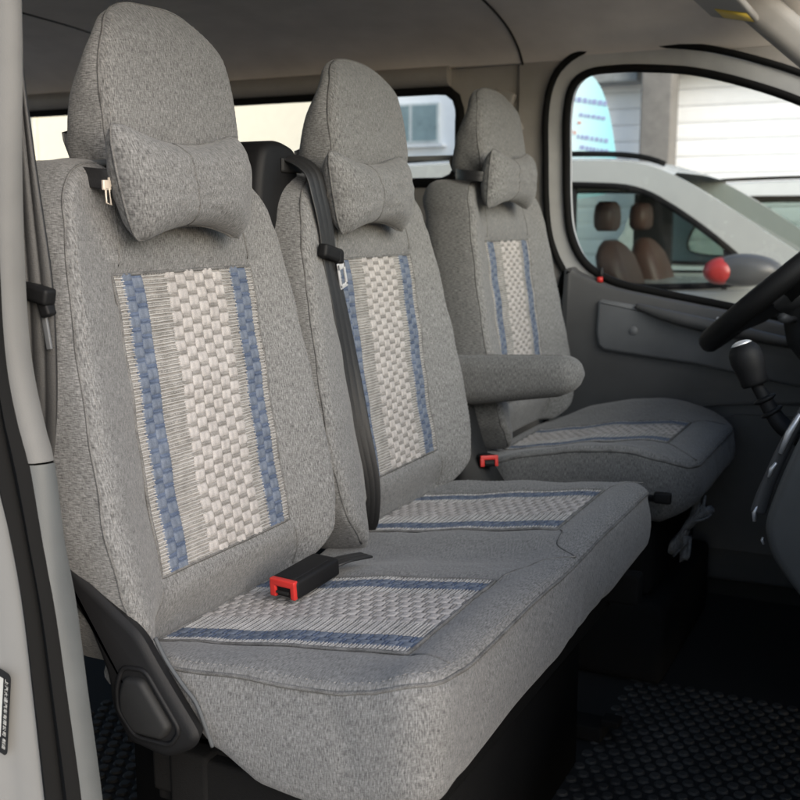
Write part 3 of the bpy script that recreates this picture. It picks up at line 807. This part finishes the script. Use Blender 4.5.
mb = MB(); mb.tube(catmull([(.06, YW-.079, .262), (.15, YW-.092, .240), (.30, YW-.094, .212), (.48, YW-.090, .182)], 6), [.006+.010*sin(pi*i/18) for i in range(19)], 8); mb.build('grab_handle', M['char'], dp)
mb = MB(); mb.tube(catmull([(.02, YW-.066, -.16), (.05, YW-.068, -.05), (.14, YW-.068, .02), (.28, YW-.068, .052), (.50, YW-.068, .065), (.66, YW-.066, .065)], 6), .004, 6); mb.prism([(.05, -.28), (.07, -.06), (.16, .0), (.30, .03), (.62, .04), (.62, -.28)], YW-.066, YW-.078); mb.build('door_pocket', M['char'], dp, sharp=40)
mb = MB(); mb.tube([(.055, YW-.0775, .205), (.055, YW-.0795, .205)], [.011, .0095], 16); mb.build('screw_cap', M['char2'], dp)
mb = MB(); mb.box((.255, YW-.080, .236), (.034, .010, .012), 0, Matrix.Rotation(radians(8), 4, 'Y'), .002); mb.build('door_lever', M['metal'], dp)
mb = MB(); mb.tube([(-.034, YW-.040, .318), (-.034, YW-.040, .345)], [.0045, .004], 8); mb.build('lock_pin', M['blackm'], dp)
mb = MB(); mb.tube([(-.034, YW-.050, .312), (-.034, YW-.050, .324)], [.008, .007], 10); mb.build('lock_collar', M['red'], dp)

# far A pillar and windscreen, visor
ap = thing('windscreen_pillar', (.5, 1.62, .3), 'pale grey windscreen pillar trim running down from the roof at the upper right', 'pillar')
rings = []
for t in [i/12 for i in range(13)]:
    x = .17+.90*t; z = .99-.79*t; y = 1.52+.12*t
    rings.append([(x+b*.68, y+a, z+b*.73) for a, b in rrect(.060, .070, .025, 5)])
MB().loft(rings).build('pillar_trim', M['trimw'], ap, sharp=50)
vis = thing('sun_visor', (.2, 1.3, .86), 'raised sun visor with a yellow warning sticker at the top right corner', 'sun visor')
mb = MB(); R_ = Matrix.Rotation(radians(20), 4, 'Y') @ Matrix.Rotation(radians(0), 4, 'X')
rings = [[(.264+a*cos(radians(12)), y, .856-a*sin(radians(12))+b) for a, b in rrect(.100, .018, .008, 4)] for y in (1.10, 1.105, 1.50, 1.52)]
mb.loft(rings); vo = mb.build('visor_board', M['trimw'], vis, sharp=50)
mb = MB(); mb.box((.276, 1.455, .8440), (.060, .10, .0015), 0, Matrix.Rotation(radians(12), 4, 'Y')); mb.build('warning_sticker', M['yellow'], vo)
ws = thing('windscreen', (.8, .85, .35), 'wide windscreen glass ahead of the dashboard beyond the grey pillar', 'windscreen')
mb = MB(); mb.add([(.42, 0.05, .90), (.42, 1.62, .90), (1.15, 1.62, .30), (1.15, .05, .30), (.424, 0.05, .90), (.424, 1.62, .90), (1.154, 1.62, .30), (1.154, .05, .30)], [[0, 1, 2, 3], [7, 6, 5, 4], [0, 4, 5, 1], [3, 2, 6, 7]]); mb.build('screen_glass', M['glass'], ws, smooth=False)

# ------------------------------------------------------------------ near door pillar (foreground left)
pl = thing('door_pillar', (-.12, -.06, -.40), 'silver painted near door pillar with black rubber seal at the left edge', 'door pillar')
def strip(pts, prof, name, mat, sharp=60, par=pl):
    P = catmull(pts, 8); rings = []
    for i, p in enumerate(P):
        a = P[max(i-1, 0)]; b = P[min(i+1, len(P)-1)]; t = (b-a).normalized(); wx = Vector((1, 0, 0)); wx = (wx-t*wx.dot(t)).normalized(); wy = Vector((0, 1, 0))
        rings.append([p+wx*u+wy*v for u, v in prof])
    return MB().loft(rings).build(name, mat, par, sharp=sharp)
TRc = [(-.058, .95), (-.067, .643), (-.077, .518), (-.082, .431), (-.0825, .359), (-.078, .314), (-.068, .268), (-.060, .236), (-.052, .146), (-.0425, .080), (-.034, .010), (-.024, -.087), (-.012, -.25), (-.004, -.40)]
TLc = [(-.072, .95), (-.084, .642), (-.091, .518), (-.091, .431), (-.092, .360), (-.089, .314), (-.080, .269), (-.071, .237), (-.060, .160), (-.050, .100), (-.041, .015), (-.031, -.083), (-.020, -.25), (-.013, -.40)]
SLc = [(-.088, .95), (-.094, .640), (-.102, .517), (-.104, .431), (-.106, .360), (-.107, .315), (-.106, .269), (-.100, .228), (-.088, .180), (-.077, .112), (-.070, .015), (-.064, -.084), (-.054, -.25), (-.048, -.40)]
def band(L_, R_, yl, yr, prof, name, mat, sharp=60, zr=(-.40, .95)):
    zs = [zr[1]-(zr[1]-zr[0])*i/60 for i in range(61)]
    def at(T, z):
        P = [(p.y, p.x) for p in catmull([(*q, 0) for q in T], 6)]
        for (z1, x1), (z0, x0) in zip(P, P[1:]):
            if z <= z1 and z >= z0: return x0+(x1-x0)*(z-z0)/max(z1-z0, 1e-9)
        return P[-1][1] if z < P[-1][0] else P[0][1]
    rings = []
    for z in zs:
        a, b = at(L_, z), at(R_, z); rings.append([(a+(b-a)*u, yl+(yr-yl)*u+v, z) for u, v in prof])
    return MB().loft(rings).build(name, mat, pl, sharp=sharp)
it = band(TLc, TRc, -.062, -.050, [(-.3, .03), (-.3, .004), (0, -.002), (.4, -.004), (.8, -.003), (.96, .0), (1, .004), (.9, .008), (-4.5, .05)], 'inner_trim', M['trimp'], zr=(-.40, .238))
band(TLc, TRc, -.062, -.050, [(-.3, .03), (-.3, .004), (0, -.003), (.4, -.006), (.8, -.004), (.96, -.001), (1, .004), (.9, .008), (-4.5, .05)], 'upper_trim', M['trimu'], zr=(.240, .95))
band(SLc, TLc, -.074, -.062, [(-.08, .02), (-.08, .002), (.0, -.004), (.15, -.008), (.33, -.005), (.42, .001), (.52, -.003), (.75, -.009), (.95, -.006), (1.04, .001), (1.04, .02)], 'rubber_seal', M['rubber'])
band([(a-.16, b) for a, b in SLc], SLc, -.104, -.074, [(0, .05), (0, -.0), (.45, -.004), (.62, -.003), (.72, .001), (.80, .002), (.93, .0), (.985, .004), (1.0, .012), (1.0, .05)], 'painted_frame', M['paint'])
mb = MB(); mb.prism([(-.40, -.45), (-.40, .93), (-.16, .93), (-.16, -.45)], -.06, -.035); mb.build('pillar_core', M['trimp'], pl, smooth=False)
mb = MB(); mb.box((-1.35, -.08, .2), (1.9, .05, 1.4)); tag(mb.build('near_side_wall', M['trimw'], smooth=False), kind='structure')
mb = MB(); mb.prism([(.80, -.85), (.80, .30), (1.0, .36), (1.9, .22), (2.1, -.1), (2.1, -.85)], -.12, -.06); mb.prism([(.80, -.85), (.80, .30), (1.0, .36), (1.9, .22), (2.1, -.1), (2.1, -.85)], 1.70, 1.76); mb.prism([(1.16, .36), (1.9, .22), (1.9, .18), (1.16, .30)], -.06, 1.70); tag(mb.build('front_bodywork', M['paint'], smooth=False), kind='structure')
# maker's plate: black sticker with vertical white lettering on the painted frame
def frame_y(x): return -.0835-.0  # plane just proud of the paint
a = math.atan2(.011, .056)
st = Matrix.Translation((-.096, -.0855, .010)) @ Matrix.Rotation(a*.75, 4, 'Y') @ Matrix.Rotation(radians(-9), 4, 'Z')
mb = MB(); q = rrect(.060, .085, .005, 5); vs = [st @ Vector((x-.0262, y, z-.010)) for y in (0, -.0006) for x, z in q]; n = len(q)
mb.add(vs, [list(range(n)), list(range(n, 2*n))[::-1]]+[[i, (i+1) % n, n+(i+1) % n, n+i] for i in range(n)])
lab = mb.build('data_plate', M['blackst'], pl, smooth=False)
def text_obj(body, size, mat4, mat, parent, name):
    cu = bpy.data.curves.new(name, 'FONT'); cu.body = body; cu.size = size; cu.extrude = .00005; cu.align_x = 'RIGHT'; cu.space_character = 1.12
    to = bpy.data.objects.new(name, cu); COL.objects.link(to); dg = bpy.context.evaluated_depsgraph_get(); me = bpy.data.meshes.new_from_object(to.evaluated_get(dg)); bpy.data.objects.remove(to)
    o0 = ORG[parent.name]
    for v in me.vertices: v.co = (mat4 @ v.co)-o0
    me.materials.clear(); me.materials.append(mat); o = bpy.data.objects.new(name, me); COL.objects.link(o); o.parent = parent; ORG[o.name] = o0
# text x axis -> down (-z); text up -> +x ; faces -y
TX = Matrix(((0, 1, 0, 0), (0, 0, -1, 0), (-1, 0, 0, 0), (0, 0, 0, 1)))
text_obj('上汽大通汽车有限公司 制造', .0056, st @ Matrix.Translation((-.0035, -.0008, -.047)) @ TX, M['white_l'], lab, 'plate_lettering')
mb = MB(); vs = [st @ Vector((x, -.0008, z)) for x, z in ((-.014, -.036), (-.0065, -.036), (-.0065, .025), (-.014, .025))]; mb.add(vs, [[0, 1, 2, 3]]); mb.build('plate_field', M['white_l'], lab, smooth=False)
mb = MB(); mb.prism([(-2.3, .968), (-2.3, 1.0), (.40, 1.0), (.43, .968)], -.12, 1.75); tag(mb.build('roof', M['paint'], smooth=False), kind='structure')
# ------------------------------------------------------------------ outside: ground, buildings, cars
mb = MB(); mb.box((0, 20, -.93), (200, 120, .1)); tag(mb.build('ground', plastic('worn_concrete', (.22, .215, .205), .9, 40)), kind='structure')
GZ = -.88
def building(name, x0, x1, y, z1, mat, label, depth=3.0):
    t = thing(name, ((x0+x1)/2, y, GZ), label, 'building'); mb = MB(); mb.box(((x0+x1)/2, y+depth/2, (z1+GZ)/2), (x1-x0, depth, z1-GZ)); w = mb.build('wall', mat, t, smooth=False); return t, w
wm = plastic('white_render', (.85, .85, .85), .9, 60, .2, .3, .03); cm = plastic('cream_render', (.84, .76, .62), .9, 60, .2, .3, .03)
t, w = building('cream_building', -16, -6.2, 12, 6, cm, 'cream rendered building seen through the rear side window between the headrests')
mb = MB(); mb.box((-11.95, 11.96, 1.5), (.10, .06, 5)); mb.build('downpipe', plastic('cream_pipe', (.6, .55, .45), .7), t)
t, w = building('white_building', -6.1, -3.9, 12, 6, wm, 'white building with one two-pane window seen right of the middle headrest')
mb = MB(); mb.box((-5.46, 11.985, 1.655), (.78, .05, .50)); f = mb.build('window', plastic('window_frame_white', (.6, .63, .62), .6), t, smooth=False)
mb = MB(); mb.box((-5.66, 11.955, 1.655), (.34, .02, .44)); mb.box((-5.27, 11.955, 1.655), (.34, .02, .44)); mb.build('pane', plastic('grey_blue_pane', (.22, .29, .30), .3, 200, 0), f, smooth=False)
mb = MB(); mb.box((-5.46, 11.94, 1.37), (.95, .12, .03)); mb.build('sill', wm, f, smooth=False)
t = thing('shutter_building', (0, 10, GZ), 'white building with ribbed roller shutters and a grey concrete lintel beyond the parked cars', 'building')
mb = MB(); n = 30
for k in range(n):
    z0 = GZ+k*.16; mb.prism([(9.976, z0), (9.970, z0+.03), (9.970, z0+.125), (9.976, z0+.155), (10.2, z0+.155), (10.2, z0)], -3.6, 6, 0, 'x')
mb.build('roller_shutter', plastic('white_shutter', (.86, .86, .87), .6, 60, 0, .3, .03), t, smooth=False)
cg = plastic('raw_concrete', (.24, .25, .25), .9, 30, .4, .3, .15)
mb = MB(); mb.box((-2.95, 9.8, 2.00), (1.95, .3, .5)); mb.box((3, 9.8, 2.09), (9.9, .3, .5)); mb.build('lintel', cg, t, smooth=False)
mb = MB(); mb.box((-1.735, 9.6, .9), (.29, .30, 3.5), 0, None, .02); mb.build('post', plastic('post_paint', (.17, .16, .15), .8, 30, .3, .3, .15), t, sharp=40)
mb = MB(); mb.box((1.2, 9.87, 1.5), (.10, .12, 4.8)); mb.build('shutter_guide', plastic('guide_white', (.66, .67, .68), .6), t, smooth=False)
# feather banner
fl = thing('feather_banner', (-1.36, 6, GZ), 'pale cyan feather banner with small printed rows standing behind the parked car', 'banner')
out = [(-1.62, .62), (-1.62, 1.2), (-1.52, 1.36), (-1.40, 1.38), (-1.29, 1.28), (-1.22, 1.10), (-1.17, .85), (-1.155, .72), (-1.17, .62)]
out = [(p.x, p.y) for p in catmull([(*p, 0) for p in out], 4, True)]
m_, nt, b = nodes('banner_cloth'); oc = N(nt, 'ShaderNodeTexCoord').outputs['Object']; sx = N(nt, 'ShaderNodeSeparateXYZ'); nt.links.new(oc, sx.inputs[0])
nt.links.new(ramp(nt, math_n(nt, 'ADD', math_n(nt, 'MULTIPLY', sx.outputs[0], 2.2), .5), [(.15, (.72, .82, .84)), (.95, (.30, .72, .78))]), b.inputs['Base Color']); b.inputs['Roughness'].default_value = .8
mb = MB(); mb.prism(out, 5.995, 6.0); mb.build('banner_cloth', m_, fl, smooth=False)
mb = MB(); mb.tube([(-1.64, 6.0, GZ), (-1.64, 6, 1.25)], .012, 8); mb.build('banner_pole', M['trim'], fl)
rnd = random.Random(5)
M['blue_print'] = plastic('blue_print_ink', (.30, .34, .55), .7, 100, 0); M['red_print'] = plastic('red_print_ink', (.62, .25, .20), .7, 100, 0)
for nm, col, rows in (('blue_print', (.30, .34, .55), ((1.19, .030, 0), (1.10, .020, .05), (.965, .024, .04), (.90, .024, .06), (.80, .022, .05), (.73, .018, .09))), ('red_print', (.62, .25, .20), ((1.05, .014, .04), (.985, .02, -.02), (.775, .03, -.02), (.86, .014, .08)))):
    for z, h, o in rows:
        mb = MB(); x = -1.46+o
        while x < -1.24:
            w = rnd.uniform(.012, .03); mb.box((x+w/2, 5.992, z-(x+1.4)*.18), (w, .002, h)); x += w+rnd.uniform(.006, .012)
            if nm == 'red_print' and rnd.random() < .4: break
        mb.build('printed_row', M[nm], fl, smooth=False)

def car(loc, label, paint, win=None, seats=True):
    """hatchback with its nose towards +x; near flank at y=loc.y. Built in world units of the photo."""
    X, Y, Z = loc
    t = thing('parked_car', (X, Y, GZ), label, 'car', 'cars parked outside'); W = 1.35
    A = lambda pts: [(a+X, b+Z) for a, b in pts]
    sk = lambda pts, s=8: [(p.x, p.y) for p in catmull([(*p, 0) for p in pts], s, True)]
    prof = [(-2.25, -.1), (-2.28, .12), (-2.2, .35), (-2.05, .60), (-1.7, .675), (-1.2, .70), (-.70, .700), (-.45, .685), (-.30, .635), (-.12, .53), (.08, .40), (.30, .285), (.45, .225), (.85, .165), (1.15, .08), (1.28, -.06), (1.30, -.3), (1.25, -.52), (-.5, -.56), (-2.2, -.52)]
    low = [(-2.28, -.05), (-2.28, .13), (-1.2, .165), (-.2, .165), (.20, .200), (.50, .212), (.85, .165), (1.15, .08), (1.28, -.06), (1.30, -.3), (1.25, -.52), (-.5, -.56), (-2.2, -.52)]
    mb = MB()
    L_ = A(sk(low)); rings = [[(a, Y+y, b) for a, b in offset_poly(L_, o)] for y, o in ((-.01, -.05), (0, 0), (.04, .0), (W-.04, 0), (W, -.02))]
    mb.loft(rings); mb.build('body', paint, t, sharp=60)
    # greenhouse: both flanks with window openings, roof skin
    wn = [(-1.95, .22), (-1.86, .50), (-1.6, .588), (-1.1, .60), (-.66, .592), (-.45, .572), (-.30, .50), (-.12, .375), (.03, .245), (.02, .215), (-.2, .185), (-.7, .175), (-1.4, .185)]
    H = resample([(*p, 0) for p in A(sk(wn))], 120); H = [(p.x, p.y) for p in H]
    go = [(-2.24, .12), (-2.15, .38), (-2.03, .60), (-1.7, .672), (-1.2, .695), (-.70, .695), (-.45, .678), (-.30, .628), (-.12, .525), (.08, .395), (.26, .285), (.42, .215), (.2, .15), (-.2, .13), (-1.2, .13)]
    Gp = resample([(*p, 0) for p in A(sk(go))], 120); Gp = [(p.x, p.y) for p in Gp]
    cx, cz = X-.9, Z+.38
    import bisect
    def match(P, Q):
        res = []
        for a, b in P:
            an = math.atan2(b-cz, (a-cx)*.35); res.append(min(Q, key=lambda q: abs((math.atan2(q[1]-cz, (q[0]-cx)*.35)-an+pi) % (2*pi)-pi)))
        return res
    Go = match(H, Gp)
    mb = MB()
    for y0, y1 in ((Y+.05, Y+.09), (Y+W-.09, Y+W-.05)): ring_panel(mb, H, Go, y0, y1)
    rf = A([(-2.03, .60), (-1.7, .672), (-1.2, .695), (-.70, .695), (-.45, .678), (-.30, .628)]); rf = [(p.x, p.y) for p in catmull([(*p, 0) for p in rf], 5)]
    vs = [(a, y, b+h) for a, b in rf for y, h in ((Y+.05, 0), (Y+.12, .012), (Y+W/2, .02), (Y+W-.12, .012), (Y+W-.05, 0))]; fs = [[i*5+k, i*5+k+1, i*5+k+6, i*5+k+5] for i in range(len(rf)-1) for k in range(4)]
    mb.add(vs, fs); mb.build('cabin_shell', paint, t, sharp=50)
    for y in (Y+.045, Y+W-.045): MB().tube([(a, y, b) for a, b in H], .014, 6, closed=True).build('window_rubber', M['rubber'], t)
    MB().tube([(a+.0, Y+.09, b+.028) for a, b in rf[3:-2]], .012, 6).build('roof_rail', M['rubber'], t)
    mb = MB(); mb.box((X-.74, Y+.062, Z+.38), (.07, .03, .40)); mb.box((X-.66, Y+W-.062, Z+.38), (.20, .03, .40)); mb.box((X-1.3, Y+W/2, Z+.645), (1.4, W-.2, .01)); mb.box((X-1.5, Y+W-.2, Z+.3), (.25, .3, .5)); mb.box((X-.08, Y+.06, Z+.255), (.02, .03, .16)); mb.build('pillar_trim_dark_fill', M['blackm'], t, smooth=False)  # pillars and roof lining, plus an added black block imitating the dim rear cabin
    for y in (Y+.066, Y+W-.070): MB().prism(H, y, y+.004).build('side_glass', M['tint'], t, smooth=False)
    mb = MB(); a, b = (X-.30, Z+.628), (X+.42, Z+.215)
    mb.add([(a[0], Y+.08, a[1]), (a[0], Y+W-.08, a[1]), (b[0], Y+W-.05, b[1]), (b[0], Y+.05, b[1])], [[0, 1, 2, 3]]); mb.build('windscreen_glass', M['tint'], t, smooth=False)
    if seats:
        br = plastic('brown_leather', (.075, .036, .026), .5)
        for yy in (.36, .98):
            for xx in (-.50,) + ((-1.15,) if yy < .5 else ()):
                mb = MB(); rings = [[(X+xx-.16*s+a, Y+yy+b, Z-.05+.50*s) for a, b in rrect((.14-.03*s)*(1 if s < .6 else sqrt(max(.05, 1-((s-.6)/.23)**2))), (.38-.10*s**3)*(1 if s < .6 else sqrt(max(.08, 1-((s-.6)/.235)**2))), .045, 5)] for s in (0, .2, .4, .55, .68, .76, .80, .82)]
                mb.loft(rings); rings = [[(X+xx-.15+a, Y+yy+b, Z+.42+.13*s-.02) for a, b in rrect(.09*q, .20*q, .04*q, 5)] for s, q in ((0, .7), (.15, .95), (.5, 1), (.85, .9), (1, .6))]
                mb.loft(rings); mb.build('car_seat', br, t, sharp=70)
        mb = MB(); mb.box((X+.15, Y+W/2, Z+.15), (.4, W-.3, .16), 0, None, .05); mb.build('dashboard', M['blackm'], t, sharp=40)
    for wx in (-1.6, .75):
        for y0 in (Y-.0, Y+W-.16):
            mb = MB(); mb.tube([(X+wx, y0-.01, GZ+.27), (X+wx, y0+.17, GZ+.27)], .27, 28); w = mb.build('tyre', M['rubber'], t, sharp=40)
            mb = MB(); mb.tube([(X+wx, y0-.014, GZ+.27), (X+wx, y0+.174, GZ+.27)], .17, 20); mb.build('rim', M['metal'], w, sharp=40)
    mb = MB(); c = (X+.015, Y-.10, Z+.262)
    rings = [[(c[0]+q*.13*cos(radians(a))*(1.1 if cos(radians(a)) > 0 else .95), c[1]+y, c[2]+q*.062*sin(radians(a))) for a in range(0, 360, 15)] for y, q in ((-.11, .35), (-.10, .75), (-.07, .97), (0, 1), (.05, .9), (.07, .5))]
    mb.loft(rings); mi = mb.build('wing_mirror', plastic('mirror_grey', (.06, .06, .06), .4, 100, 0), t)
    return t, mi, c, br if seats else None
silver = plastic('pale_silver_paint', (.36, .37, .355), .25, 200, 0, .6, .03)
t, mi, c, _ = car((0, 3.6, 0), 'pale silver parked car with brown seats and red-tipped mirror seen through the driver window', silver)
mb = MB(); rings = [[(c[0]-.078+q*.062*cos(radians(a)), c[1]+y, c[2]-.004+q*.050*sin(radians(a))) for a in range(0, 360, 18)] for y, q in ((-.118, .3), (-.112, .7), (-.085, .98), (-.02, 1.06), (.04, .9))]
mb.loft(rings); mb.build('mirror_lamp', plastic('red_mirror_cap', (.30, .025, .022), .35, 100, 0), mi)
t2, mi2, c2, _ = car((.95, 6.3, -.02), 'white parked car behind the silver one, only its roof slope showing', plastic('white_car_paint', (.62, .63, .62), .3, 200, 0, .6, .03), seats=True)

# ------------------------------------------------------------------ dashboard, wheel, gear lever
dash = thing('dashboard', (.75, .85, -.40), 'dark dashboard and grey centre console at the right edge', 'dashboard')
cp = [(.570, .30), (.530, .215), (.502, .150), (.480, .085), (.468, .035), (.472, .005), (.486, -.025), (.522, -.070), (.60, -.16), (.90, -.30), (1.0, .30)]
cps = [(p.x, p.y) for p in catmull([(*p, 0) for p in cp], 4, True)]
mb = MB(); rings = [[(a, y, b) for a, b in offset_poly(cps, o)] for y, o in ((.765, -.014), (.768, -.006), (.776, 0), (1.02, 0), (1.03, -.006))]
mb.loft(rings); co = mb.build('centre_console', M['console'], dash, sharp=50)
mb = MB()
edge = catmull([(.522, .800, .222), (.490, .800, .155), (.466, .800, .088), (.453, .800, .040)], 8)
mb.tube(edge, .012, 8, flat=.5); mb.build('console_face_trim', M['char'], co)
for a, b, r in (((.503, .790, .190), (.480, .790, .132), .0045), ((.475, .790, .118), (.4665, .790, .096), .003), ((.4515, .795, .052), (.4495, .795, .028), .0035), ((.462, .80, .004), (.464, .80, -.006), .0025)):
    mb = MB(); mb.tube([a, tuple((Vector(a)+Vector(b))/2+Vector((-.002, 0, .001))), b], [r*.7, r, r*.7], 8); mb.build('chrome_knob', M['metal'], co)
mb = MB(); mb.prism([(.56, .40), (.55, .26), (.60, .05), (.66, -.10), (1.2, -.3), (1.2, .42), (.85, .45)], 1.03, 1.66); mb.prism([(.66, .33), (.62, .28), (.61, .15), (.66, -.05), (.72, -.2), (1.2, -.3), (1.2, .40), (.85, .40)], .05, .765)
mb.build('dash_body', M['char'], dash, sharp=40)
# steering wheel
WC = Vector((.274, 1.34, .217)); phi = radians(42); dv = Vector((cos(phi), 0, sin(phi))); lat = Vector((0, 1, 0)); nrm = Vector((-sin(phi), 0, cos(phi)))
RW = .180; B = WC+dv*.012+nrm*.0; cen = B+dv*RW
sw = thing('steering_wheel', tuple(cen), 'black steering wheel cut by the right edge in front of the driver door', 'steering wheel')
mb = MB(); mb.tube([cen+dv*RW*cos(a)+lat*RW*sin(a) for a in [2*pi*i/72 for i in range(72)]], .0205, 12, closed=True); mb.build('wheel_rim', M['black'], sw)
for nm, a0 in (('spoke', 180), ('spoke', 75), ('spoke', -75)):
    a = radians(a0); d = dv*cos(a)+lat*sin(a); s = d.cross(nrm)
    mb = MB(); mb.loft([[cen+d*r-nrm*k+s*u*w+nrm*v*.010 for u, v in ((-1, -1), (-1, 1), (1, 1), (1, -1))] for r, k, w in ((.03, .03, .035), (.08, .024, .026), (.13, .010, .018), (RW-.004, 0, .016))]); mb.build(nm, M['black'], sw, sharp=60)
mb = MB(); mb.loft([[cen+dv*r*cos(a)*.8+lat*r*sin(a)-nrm*h for a in [2*pi*i/24 for i in range(24)]] for r, h in ((.03, .004), (.055, .010), (.068, .024), (.06, .05))]); mb.build('hub', M['char'], sw)
mb = MB(); mb.loft([[cen-nrm*h+dv*a+lat*b for a, b in rrect(w, w*1.1, .03, 4)] for h, w in ((.05, .10), (.09, .14), (.22, .15), (.30, .15))]); mb.build('column_shroud', M['blackm'], sw, sharp=50)
mb = MB(); mb.tube([cen-nrm*.07+dv*-.03, cen-nrm*.07-dv*.03+lat*-.10+nrm*.01, cen-nrm*.065-dv*.03+lat*-.16+nrm*.015], [.006, .006, .009], 8); mb.build('stalk', M['char'], sw)
# gear lever
gl = thing('gear_lever', (.50, .86, .13), 'black gear lever with rounded knob leaning from the console', 'gear lever')
K0 = Vector((.4085, .86, .277)); K1 = Vector((.431, .86, .220)); 
ax = (K1-K0).normalized(); sx_ = Vector((0, 1, 0)); sy_ = ax.cross(sx_)
def ringk(c, r, e=1.0): return [c+sx_*r*cos(2*pi*k/20)+sy_*r*e*sin(2*pi*k/20) for k in range(20)]
mb = MB(); mb.loft([ringk(K0+ax*h, r) for h, r in ((-.001, .005), (.001, .013), (.006, .0195), (.014, .0235), (.026, .0245), (.040, .0225), (.052, .0205), (.061, .0205), (.065, .019), (.066, .010))]); mb.build('gear_knob', M['black'], gl)
mb = MB(); mb.loft([ringk(K0+ax*h+Vector((-.0005, 0, .0005)), r) for h, r in ((-.0030, .003), (-.0024, .0075), (-.0005, .0125), (.0025, .0160))]); mb.build('knob_cap', M['metal'], gl)
sh = catmull([(.431, .86, .220), (.444, .86, .200), (.457, .86, .178), (.474, .86, .158), (.505, .86, .140)], 6)
mb = MB(); mb.tube(sh, [.0085+.0003*i for i in range(len(sh))], 10); mb.build('lever_shaft', M['black'], gl)
for q in (7, 12):
    p = sh[q]; t_ = (sh[q+1]-sh[q-1]).normalized(); mb = MB(); mb.loft([[p+t_*h+Vector((0, 1, 0))*r*cos(2*pi*k/18)+t_.cross(Vector((0, 1, 0)))*r*sin(2*pi*k/18) for k in range(18)] for h, r in ((-.004, .010), (-.002, .0165), (.001, .0175), (.004, .012))]); mb.build('shaft_collar', M['black'], gl)

# ------------------------------------------------------------------ camera, light
cam = bpy.data.cameras.new('Camera'); co_ = bpy.data.objects.new('Camera', cam); COL.objects.link(co_); S.camera = co_
yaw, pitch, f = .4579, .1694, 1065.4
co_.location = (.6478, -.7616, .4595); co_.rotation_euler = (pi/2-pitch, .001, yaw)
cam.sensor_width = 36; cam.lens = 36*f/800; cam.clip_start = .02; cam.clip_end = 500
cam.dof.use_dof = True; cam.dof.focus_distance = 1.22; cam.dof.aperture_fstop = (cam.lens/1000)/.0047
w = bpy.data.worlds.new('World'); S.world = w; w.use_nodes = True; nt = w.node_tree
sky = nt.nodes.new('ShaderNodeTexSky'); sky.sky_type = 'NISHITA'; sky.sun_disc = False
SE, SA = radians(24), radians(122)        # azimuth clockwise from +y: the sun stands behind the camera, to the front of the van
sky.sun_elevation = SE; sky.sun_rotation = SA; sky.air_density = 1; sky.dust_density = 2; sky.ozone_density = 1.5
nt.links.new(sky.outputs[0], nt.nodes['Background'].inputs[0]); nt.nodes['Background'].inputs[1].default_value = .15
sun = bpy.data.lights.new('Sun', 'SUN'); so = bpy.data.objects.new('Sun', sun); COL.objects.link(so)
sun.energy = 1.7; sun.angle = radians(50); sun.color = (1, .98, .96)
d = Vector((sin(SA)*cos(SE), cos(SA)*cos(SE), sin(SE))); so.rotation_euler = d.to_track_quat('Z', 'Y').to_euler()
S.view_settings.view_transform = 'Standard'; S.view_settings.look = 'None'; S.view_settings.gamma = 1; S.view_settings.exposure = .92
S.render.engine = 'CYCLES'; S.cycles.use_denoising = True; S.cycles.max_bounces = 8; S.cycles.transparent_max_bounces = 16
S.cycles.sample_clamp_indirect = 6
